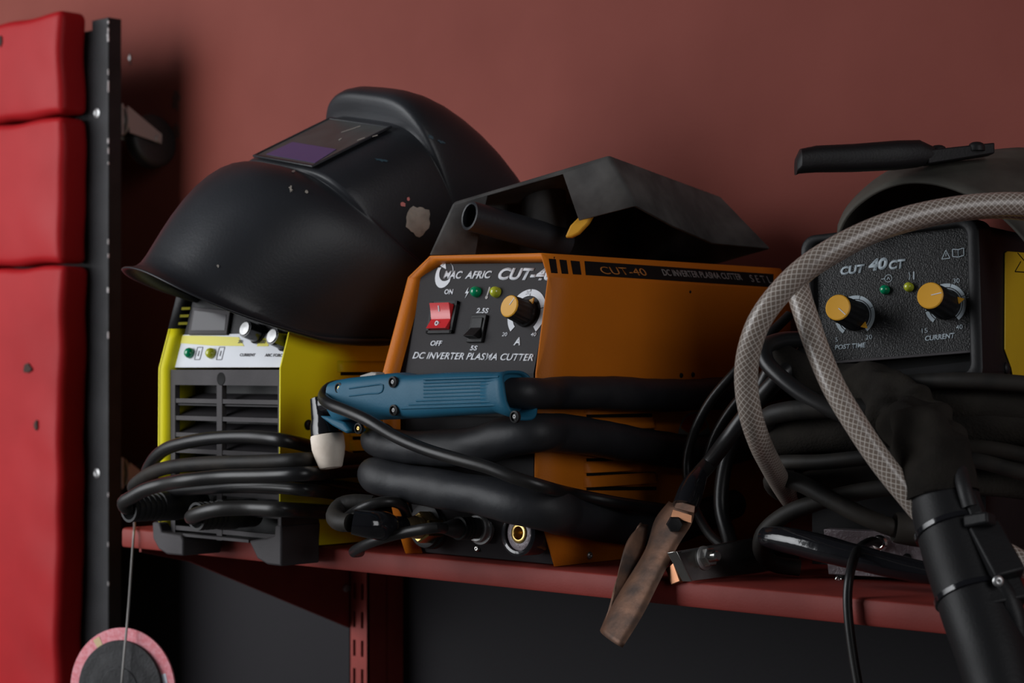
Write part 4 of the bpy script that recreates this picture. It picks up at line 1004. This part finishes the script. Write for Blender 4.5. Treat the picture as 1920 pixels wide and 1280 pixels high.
# right flank: yellow inset panel with a warning triangle
fl = PR.at(mid+(aR-mid)*.985, 0, 0)
PSD = Panel(fl, e2, vl)
pts = [(1882, 474), (1886, 471), (1990, 480), (1990, 716), (1898, 712), (1894, 690), (1881, 655)]
b = MB(); PSD.poly(b, [PSD.hit(*p) for p in pts], .0003, .0016); yp = b.build('side_panel', 'yellowb', rm, bevel=.0005)
tr = [PSD.hit(*p, .0017) for p in ((1910, 470), (1926, 512), (1901, 510))]
b = MB(); PSD.line(b, PSD.hit(1903, 509, .0017), PSD.hit(1914, 490, .0017), .0008, .0016, .0019); PSD.line(b, PSD.hit(1908, 474, .0017), PSD.hit(1936, 507, .0017), .0008, .0016, .0019); PSD.line(b, PSD.hit(1903, 509, .0017), PSD.hit(1936, 511, .0017), .0008, .0016, .0019); b.build('warning_outline', 'decal', yp, weld=0)
screw(PSD.P(1886, 690), PSD.n, .0045, 'plastic', rm)
# lower front, grained plate, feet
b = MB(); aL2, aR2 = PB.hit(1510, 1040)[0], PB.hit(1838, 1040)[0]; zt2 = PB.hit(1700, 712)[1]
b.prism([PB.at(aL2, .022, -.014), PB.at(aR2, .022, -.014), PB.at(aR2, zt2+.015, -.014), PB.at(aL2, zt2+.0, -.014)], e2*(DEP-.03)); b.build('lower_case', 'plastic', rm)
b = MB(); zb2 = PB.hit(1600, 1079)[1]
PB.poly(b, [(PB.hit(1553, 1079)[0], zb2), (aR2-.004, zb2), (aR2-.004, zb2+.034), (PB.hit(1553, 1079)[0]-.004, zb2+.034)], -.0135, .0); b.build('front_plate', 'base', rm, bevel=.0008)
b = MB(); PB.poly(b, [(aL2+.004, .0105), (aR2-.004, .0105), (aR2-.004, .024), (aL2+.004, .024)], -.24, -.004); b.build('base', 'plastic', rm)
for a_, h_ in ((PB.hit(1576, 1080)[0], -.012), (aR2-.02, -.012), (aL2+.03, -.22), (aR2-.02, -.22)):
    b = MB(); b.lathe([(.008, .0005), (.0085, .004), (.007, .0106)], PB.at(a_, 0, h_), UP, 20); b.build('foot', 'rubber', rm)
screw(PB.P(1572, 1086, .0), PB.n, .0030, 'chrome', rm); screw(PB.P(1701, 1046, .0002), PB.n, .0035, 'plastic', rm)
b = MB(); c_ = PB.P(1650, 1018, .002); b.lathe([(.0055, -.003), (.0062, .001), (.005, .003), (.0035, .0035), (.0001, .002)], c_, PB.n, 20); b.build('gas_fitting', 'chrome', rm)

# ------------------------------------------------------------------ grey hand shield with handle on the right machine
gs = thing('curved_hand_shield', 'dusty grey curved hand shield with black handle lying on the right machine', 'welding shield', PR.at(mid, bT, -.12))
rim = [(1572, 440, 1.455), (1582, 416, 1.45), (1600, 392, 1.445), (1640, 362, 1.44), (1690, 344, 1.43), (1740, 343, 1.42), (1790, 355, 1.41), (1840, 378, 1.40), (1885, 412, 1.395), (1925, 455, 1.39), (1965, 510, 1.385)]
top = [(1574, 434, 1.50), (1588, 404, 1.50), (1610, 378, 1.50), (1650, 340, 1.50), (1697, 312, 1.50), (1750, 299, 1.50), (1810, 289, 1.50), (1860, 283, 1.50), (1920, 279, 1.50), (1990, 290, 1.50), (2060, 350, 1.50)]
b = MB(); rim3 = spline([aD(*p) for p in rim], .004); top3 = spline([aD(*p) for p in top], .004)
def resamp(P, n):
    Ls = [0]
    for i in range(len(P)-1): Ls.append(Ls[-1]+(P[i+1]-P[i]).length)
    out = []
    for k in range(n):
        t = Ls[-1]*k/(n-1); i = 0
        while i < len(Ls)-2 and Ls[i+1] < t: i += 1
        out.append(P[i].lerp(P[i+1], (t-Ls[i])/(Ls[i+1]-Ls[i])))
    return out
A_, B_ = resamp(rim3, 40), resamp(top3, 40)
C_ = [p+FW*.16+RT*.06-UP*(.02) for p in B_]
rows = [[a.lerp(q, t)+UP*(.006*math.sin(PI*t)) for a, q in zip(A_, B_)] for t in [k/8 for k in range(9)]]+[[p.lerp(q, t) for p, q in zip(B_, C_)] for t in (.2, .4, .6, .8, 1)]
b.grid(rows); k = len(b.v)-40; b.v.append(sum((p for p in b.v[k:k+40]), V((0, 0, 0)))/40); b.f += [(k+i, k+i+1, k+40) for i in range(39)]; b.build('shell', 'shieldb', gs, solid=.0022, solid_off=0, ang=60)
b = MB()
up_ = UP
spine = [(1492, 312, 1.405, .0062), (1500, 302, 1.405, .0088), (1530, 298, 1.41, .0096), (1600, 296, 1.42, .0102), (1680, 291, 1.43, .0108), (1722, 288, 1.435, .0100), (1748, 291, 1.44, .0062)]
rows = []
for (px, py, D, hh) in spine:
    c = aD(px, py, D); row = []
    for j in range(24):
        t = 2*PI*j/24; cs_, sn = math.cos(t), math.sin(t)
        row.append(c-FW*(.011*abs(cs_)**.7*(1 if cs_ > 0 else -1))*(.7 if px < 1498 else 1)+UP*(hh*abs(sn)**(.6 if sn < 0 else .9)*(1 if sn > 0 else -1)))
    rows.append(row)
b.grid(rows, close=True); b.f.append(tuple(range(23, -1, -1))); k = len(b.v)-24; b.f.append(tuple(range(k, k+24)))
gh = b.build('handle', 'plastic', gs, ang=50, bevel=0)
b = MB(); q = [aD(1735, 291, 1.437), aD(1859, 279, 1.455)]; dx = (q[1]-q[0])
b.prism([q[0]-UP*.0075-FW*.010, q[1]-UP*.0045-FW*.010, q[1]+UP*.0036-FW*.010, q[0]+UP*.0030-FW*.010], FW*.020); b.build('mounting_plate', 'plastic', gh, bevel=.001)
for px, py in ((1759, 281), (1831, 275)):
    b = MB(); c = aD(px, py, 1.442); b.lathe([(.0062, -.003), (.0062, 0), (.0052, .0022), (.003, .0034), (.0001, .0038)], c, UP, 22); b.build('rivet', 'plastic', gh)

# ------------------------------------------------------------------ braided air hose looped in front of the right machine
hose = []
hp = [(1990, 392, 1.330), (1920, 383, 1.325), (1850, 384, 1.320), (1780, 392, 1.315), (1700, 409, 1.310), (1630, 434, 1.305), (1565, 466, 1.300), (1510, 502, 1.298), (1465, 545, 1.300), (1425, 600, 1.305), (1404, 660, 1.315), (1399, 715, 1.325), (1406, 770, 1.335), (1423, 825, 1.360), (1447, 875, 1.405), (1470, 915, 1.455), (1490, 945, 1.49)]
b = MB(); b.tube([aD(*p) for p in hp], .00815, 24, step=.004); ho = b.build('air_hose', 'hose')
tag(ho, 'clear braided air hose arching over the right machine and dropping at its left', 'hose')
hp = [(1990, 400, 1.362), (1850, 390, 1.352), (1700, 415, 1.345), (1630, 439, 1.342), (1565, 472, 1.338), (1516, 502, 1.336), (1495, 524, 1.333), (1499, 552, 1.330), (1514, 600, 1.322), (1535, 660, 1.315), (1566, 730, 1.305), (1605, 795, 1.298), (1650, 862, 1.292), (1700, 925, 1.288), (1745, 975, 1.288), (1800, 1005, 1.292), (1860, 1026, 1.290), (1920, 1058, 1.285), (1990, 1100, 1.28)]
b = MB(); b.tube([aD(*p) for p in hp], [.0076]*7+[.00815]*13, 24, step=.004); ho = b.build('air_hose', 'hose')
tag(ho, 'straighter length of clear braided hose slanting down across the right machine to its torch', 'hose')

# ------------------------------------------------------------------ cables bundled in front of the right machine
def fcable(name, label, pts, r, m='dusty', n=16, fn=None):
    b = MB(); b.tube([fr(*p) for p in pts], r, n, fn=fn, step=.004); return tag(b.build(name, m, ang=60), label, 'cable')
fcable('wound_hose', 'thick black fabric-covered hose wound widest across the front of the right machine',
       [(1500, 860, -.012), (1468, 850, .004), (1455, 825, .016), (1480, 818, .020), (1560, 812, .022), (1660, 805, .022), (1760, 800, .020), (1850, 795, .018), (1960, 798, .012)], [.0115, .0125, .0135, .0145, .0155, .016, .016, .016, .016], 'fabric', 24, lump(21))
fcable('fabric_hose', 'black fabric-covered hose running above the others to the right edge',
       [(1660, 745, .012), (1720, 752, .020), (1790, 760, .022), (1860, 765, .020), (1970, 770, .016)], [.012, .0135, .0135, .0135, .0135], 'fabric', 22, lump(22))
fcable('cloth_hose', 'black cloth-wrapped hose bunched at the upper left of the cable bundle below the panel',
       [(1620, 735, -.004), (1560, 714, .004), (1500, 690, .010), (1465, 668, .008), (1450, 672, -.004), (1470, 690, -.012)], [.012, .0135, .0125, .0105, .009, .008], 'fabric', 22, lump(23))
fcable('lower_hose', 'black fabric hose low in the bundle of the right machine',
       [(1490, 915, .002), (1520, 905, .010), (1600, 893, .014), (1700, 890, .014), (1800, 900, .010), (1950, 915, .006)], [.0095]*6, 'fabric', 20, lump(24))
fcable('cable', 'black cable with a shiny bend at the left above the bundle, beside the hanging hose',
       [(1525, 642, -.024), (1495, 636, -.004), (1455, 640, .018), (1434, 652, .030), (1436, 676, .036), (1462, 705, .040), (1510, 742, .042), (1560, 768, .042), (1620, 790, .038), (1700, 812, .030)], .0062, 'cable')
fcable('cable', 'dusty cable with rounded bend at the left end, crossing below the shiny one',
       [(1500, 830, -.004), (1455, 826, .004), (1436, 805, .022), (1440, 782, .034), (1475, 771, .040), (1530, 766, .040), (1590, 765, .036), (1680, 770, .030)], .0074, 'dusty')
fcable('cable', 'straight dusty cable lying on the bundle just above the crossing pair',
       [(1480, 885, .014), (1448, 876, .028), (1462, 868, .036), (1540, 866, .040), (1620, 858, .040), (1700, 850, .036), (1800, 838, .030), (1860, 842, .030), (1960, 862, .026)], .0058, 'dusty')
fcable('cable', 'upper cable at the right edge below the yellow side panel, with faint printing',
       [(1650, 726, .030), (1700, 718, .034), (1760, 714, .036), (1830, 714, .036), (1900, 718, .034), (1980, 726, .030)], .0060, 'dusty')
fcable('cable', 'dusty cable slanting to the right frame edge behind the torch, lower of two',
       [(1700, 860, .026), (1780, 858, .030), (1830, 862, .032), (1890, 878, .030), (1970, 900, .026)], .0058, 'dusty')
bt = thing('booted_lead', 'dusty black lead slanting down into a wide rubber boot beside the torch', 'cable', fr(1600, 1000, .03))
b = MB(); b.tube([fr(*p) for p in ((1500, 930, -.002), (1462, 922, .012), (1447, 902, .030), (1470, 896, .042), (1510, 910, .048), (1560, 938, .050), (1620, 968, .050), (1670, 988, .046), (1690, 994, .040))], .0066, 18); b.build('cable', 'dusty', bt)
m0, m1 = fr(1676, 988, .044), fr(1790, 1002, .020); ax = m1-m0
b = MB(); b.lathe([(.0066, .006), (.0090, .0008), (.0102, 0), (.0112, .002), (.0120, .012), (.0125, ax.length)], m0, ax, 28); b.build('boot', 'dusty', bt)
fcable('cable', 'dusty cable bending round at lower left of the bundle behind the glossy taped one',
       [(1740, 905, .022), (1680, 912, .030), (1600, 924, .034), (1530, 942, .036), (1470, 966, .036), (1432, 1000, .034), (1428, 1034, .026), (1450, 1056, .014), (1500, 1064, .004)], .0064, 'dusty')
tl = thing('taped_lead', 'thick glossy black taped lead low in front of the right machine', 'cable', fr(1600, 1045, .04))
b = MB(); b.tube([fr(*p) for p in ((1436, 1006, .040), (1450, 1008, .044), (1520, 1022, .052), (1600, 1042, .056), (1680, 1062, .056), (1760, 1078, .052), (1850, 1092, .046))], [.0075, .0096, .0098, .0094, .0084, .0078, .0074], 24, fn=lump(31)); b.build('cable', 'tape', tl, ang=60)
# thin lead hanging over the lip
b = MB(); b.tube([fr(1648, 1018, .010), fr(1636, 1014, .018), fr(1618, 1022, .030), aY(1600, 1050, .008), aY(1592, 1085, -.004), aY(1589, 1120, -.007), aY(1592, 1170, -.008), aY(1600, 1230, -.008), aY(1612, 1300, -.008)], .0034, 12)
tag(b.build('hanging_wire', 'cable'), 'thin black wire hanging over the shelf lip in front of the right machine', 'cable')
# cables dropping between the two cutters
def ycable(name, label, pts, r, m='cable'):
    b = MB(); b.tube([aD(*p) for p in pts], r, 14); return tag(b.build(name, m), label, 'cable')
ycable('cable', 'thin black cable curving down the flank of the orange cutter behind the copper clamp', [(1480, 590, 1.56), (1440, 630, 1.55), (1385, 690, 1.545), (1330, 755, 1.55), (1298, 820, 1.555), (1288, 870, 1.56), (1296, 930, 1.55), (1330, 1000, 1.52), (1365, 1030, 1.50)], .0040)
ycable('cable', 'black cable dropping between the cutters just left of the braided hose', [(1470, 640, 1.50), (1430, 720, 1.505), (1385, 800, 1.515), (1360, 870, 1.52), (1352, 950, 1.515), (1370, 1020, 1.50)], .0058)
ycable('cable', 'faint black cable farthest back between the two cutters', [(1450, 690, 1.56), (1390, 745, 1.565), (1345, 810, 1.57), (1320, 880, 1.57)], .0045)

# ------------------------------------------------------------------ torch of the right machine with cloth sleeve
t2 = thing('handheld_torch', 'black torch with cloth sleeve hanging over the shelf lip at the right', 'torch', aY(1800, 1000, -.02))
def yt(py): return .002-(py-925)*.00010
axp = [(1764, 905), (1772, 940), (1800, 1040), (1832, 1140), (1862, 1230), (1885, 1310)]
P = [aY(x, y, yt(y)-.012) for x, y in axp]
b = MB(); b.tube(P, [.0225, .0238, .0240, .0238, .0232, .0225], 32, step=.004); bd = b.build('grip', 'gplastic' if False else 'plastic', t2)
for (x, y) in ((1786, 994), (1824, 1116)):
    c = aY(x, y, yt(y)-.012); b = MB(); b.lathe([(.0240, -.0022), (.0252, -.0016), (.0252, .0016), (.0240, .0022)], c, (P[3]-P[2]), 36); b.build('band', 'tape', bd)
ax = (P[3]-P[2]).normalized(); sd = RT-ax*RT.dot(ax); sd.normalize(); tn = sd.cross(ax)
def oblk(px0, py0, px1, py1, wd, th, name, m, off, par):
    p0, p1 = aY(px0, py0, yt(py0)-.012)-FW*off, aY(px1, py1, yt(py1)-.012)-FW*off
    ax_ = (p1-p0).normalized(); s_ = (RT-ax_*RT.dot(ax_)).normalized(); n_ = s_.cross(ax_)
    mb = MB(); mb.obox((p0+p1)/2, s_, ax_, n_, wd, (p1-p0).length/2, th); return mb.build(name, m, par, bevel=.0016)
oblk(1836, 992, 1886, 1085, .0105, .009, 'trigger_mount', 'plastic', .006, t2)
oblk(1800, 975, 1845, 967, .006, .004, 'mount_clip', 'plastic', .021, t2)
oblk(1805, 925, 1822, 970, .0045, .006, 'cable_guide', 'plastic', .012, t2)
oblk(1866, 1095, 1882, 1135, .014, .008, 'hinge_block', 'plastic', .004, t2)
b = MB(); b.tube([aY(x, y, -.032) for x, y in ((1868, 1085), (1888, 1120), (1902, 1160), (1912, 1205))], [.006, .0075, .0078, .006], 16); b.build('trigger_lever', 'plastic', t2)
screw(aY(1871, 1089, -.042), -FW, .0036, 'steel', t2)
b = MB(); b.tube([aY(1800, 880, -.012), aY(1808, 915, -.024), aY(1818, 950, -.026)], .0050, 12); b.build('trigger_wire', 'rubber', t2)
rnd = random.Random(77); ph = [rnd.random()*6 for _ in range(10)]
def wr(t, an, d):
    w1 = math.sin(d*150+2.2*math.sin(an+ph[0])+ph[1])*.12+math.sin(d*265+3*math.sin(an*2+ph[2]))*.07
    w2 = .10*math.sin(an*3+ph[3]+d*60)+.06*math.sin(an*5+ph[4]-d*90)
    return 1+(w1+w2)*(.35+1.0*math.sin(PI*min(1, t*1.05)))
b = MB(); b.tube([fr(1575, 712, .006), fr(1620, 716, .020), fr(1668, 738, .038), fr(1705, 785, .052), aY(1738, 835, .006), aY(1758, 880, -.006), aY(1768, 935, -.010)], [.0120, .0150, .0185, .0205, .0225, .0240, .0255], 64, step=.0022, fn=wr); b.build('cloth_sleeve', 'fabric', t2, ang=80)

# ------------------------------------------------------------------ copper ground clamp hanging over the shelf edge
cc = thing('copper_clamp', 'worn copper ground clamp hanging over the shelf edge on a black cable', 'ground clamp', aY(1265, 985, .006))
yc = lambda py: .020-(py-937)*.00021
def cpt(x, y, d=0): return aY(x, y, yc(y)+d)
Lft = [(1258, 942), (1233, 974), (1214, 1032), (1187, 1078), (1148, 1140), (1128, 1186)]
Rgt = [(1301, 950), (1297, 978), (1270, 1022), (1236, 1088), (1205, 1150), (1166, 1213)]
def chan(Lp, Rp, depth, rise, name, m, par, steps=10, sgn=1):
    Ls = resamp(spline([cpt(*p) for p in Lp], .004), 28); Rs = resamp(spline([cpt(*p) for p in Rp], .004), 28)
    rows = []
    for i, (l, r) in enumerate(zip(Ls, Rs)):
        row = []; s_ = (r-l); nrm = -FW*.9-RT*.2
        row += [l+FW*depth, l+FW*depth*.45]
        for k in range(steps+1):
            t = k/steps; row.append(l.lerp(r, t)+nrm*(rise*(4*t*(1-t))**.6))
        row += [r+FW*depth*.45, r+FW*depth]
        rows.append(row)
    mb = MB(); mb.grid(rows); return mb.build(name, m, par, solid=.0016, solid_off=0, ang=50)
jaw = chan(Lft, Rgt, .012, .0045, 'upper_jaw', 'copper', cc)
L2 = [(1203, 980), (1178, 1012), (1160, 1070), (1146, 1130), (1130, 1184)]; R2 = [(1216, 984), (1209, 1024), (1184, 1078), (1166, 1130), (1152, 1190)]
b = MB(); A2 = resamp(spline([cpt(*p, .002) for p in L2], .004), 24); B2 = resamp(spline([cpt(*p, .009) for p in R2], .004), 24)
b.grid([[a.lerp(q, t)+RT*(-.003*math.sin(PI*t)) for t in (0, .25, .5, .75, 1)] for a, q in zip(A2, B2)]); b.build('lower_jaw', 'copper', cc, solid=.0016, solid_off=0, ang=60)
ub, vb, _ = frame(-FW)
pc = cpt(1265, 983, -.0085); b = MB(); b.lathe([(.0062, -.004), (.0062, 0), (.0056, .0026), (.0034, .0030), (.0001, .0030)], pc, -FW, 6); b.build('pivot_bolt', 'plastic', cc)
b = MB(); b.prism([cpt(x, y, -.006) for x, y in ((1262, 955), (1297, 966), (1296, 980), (1258, 968))], FW*.002); b.build('copper_strap', 'coppershine', cc)
b = MB(); b.prism([cpt(x, y, -.008) for x, y in ((1270, 938), (1304, 948), (1302, 962), (1264, 952))], FW*.003); b.build('strap_clip', 'copper', cc, bevel=.0006)
b = MB(); b.tube([cpt(1284, 950, -.002), cpt(1292, 928, 0), cpt(1302, 905, .004), cpt(1313, 886, .010)], [.0095, .0098, .0088, .0062], 18, step=.003, fn=lump(41)); b.build('heat_shrink', 'tape', cc, ang=60)
b = MB(); b.tube([cpt(1311, 889, .009), cpt(1330, 868, .018), aD(1370, 815, 1.475), aD(1420, 752, 1.465), aD(1465, 704, 1.458), aD(1495, 676, 1.47), aD(1514, 655, 1.50)], [.0064]*3+[.0066]*4, 16); b.build('cable', 'cable', cc)

# ------------------------------------------------------------------ chrome clamp lying on the shelf
ch = thing('chrome_clamp', 'chrome plated clamp with hex bolt lying on the shelf between the cutters', 'ground clamp', aZ(1340, 1075, .001))
cz = aZ(1296, 1090, .0008); PCC = Panel(cz, (aZ(1430, 1074, .0008)-cz), UP*.92+FW*.25)
pl = [PCC.hit(*p) for p in ((1297, 1090), (1268, 1033), (1415, 1007), (1495, 996), (1500, 1060), (1430, 1073))]
b = MB(); PCC.poly(b, pl, -.0016, 0); tp = b.build('upper_jaw', 'chrome', ch, bevel=.0006)
b = MB(); b.prism([PCC.at(*pl[0], 0), PCC.at(*pl[1], 0), PCC.at(pl[1][0]-.0015, pl[1][1], -.008), PCC.at(pl[0][0]-.0015, pl[0][1]+.001, -.008)], PCC.u*.0016); b.build('end_lip', 'chrome', tp, bevel=.0005)
b = MB(); b.prism([PCC.at(pl[1][0]+.004, pl[1][1], 0), PCC.at(*pl[2], 0), PCC.at(*pl[3], 0), PCC.at(pl[3][0], pl[3][1]-.001, -.007), PCC.at(pl[1][0]+.006, pl[1][1]-.001, -.007)], -PCC.v*.0016); b.build('side_flange', 'dullsteel', tp)
bc = PCC.hit(1320, 1046); b = MB()
b.lathe([(.0092, .0001), (.0092, .0010), (.0085, .0014)], PCC.at(*bc), PCC.n, 24); b.build('washer', 'steel', ch)
b = MB(); b.lathe([(.0072, .0014), (.0074, .0020), (.0074, .0072), (.0066, .0080), (.0045, .0080)], PCC.at(*bc), PCC.n, 6); b.lathe([(.0040, .006), (.0040, .0130), (.0030, .0142), (.0001, .0142)], PCC.at(*bc), PCC.n, 18); b.build('bolt', 'chrome', ch, ang=25)
b = MB(); b.prism([aY(x, y, -.004) for x, y in ((1247, 1066), (1262, 1054), (1276, 1090), (1258, 1097))], V((.004, .010, .0))); b.build('copper_tooth', 'coppershine', ch, bevel=.0008)
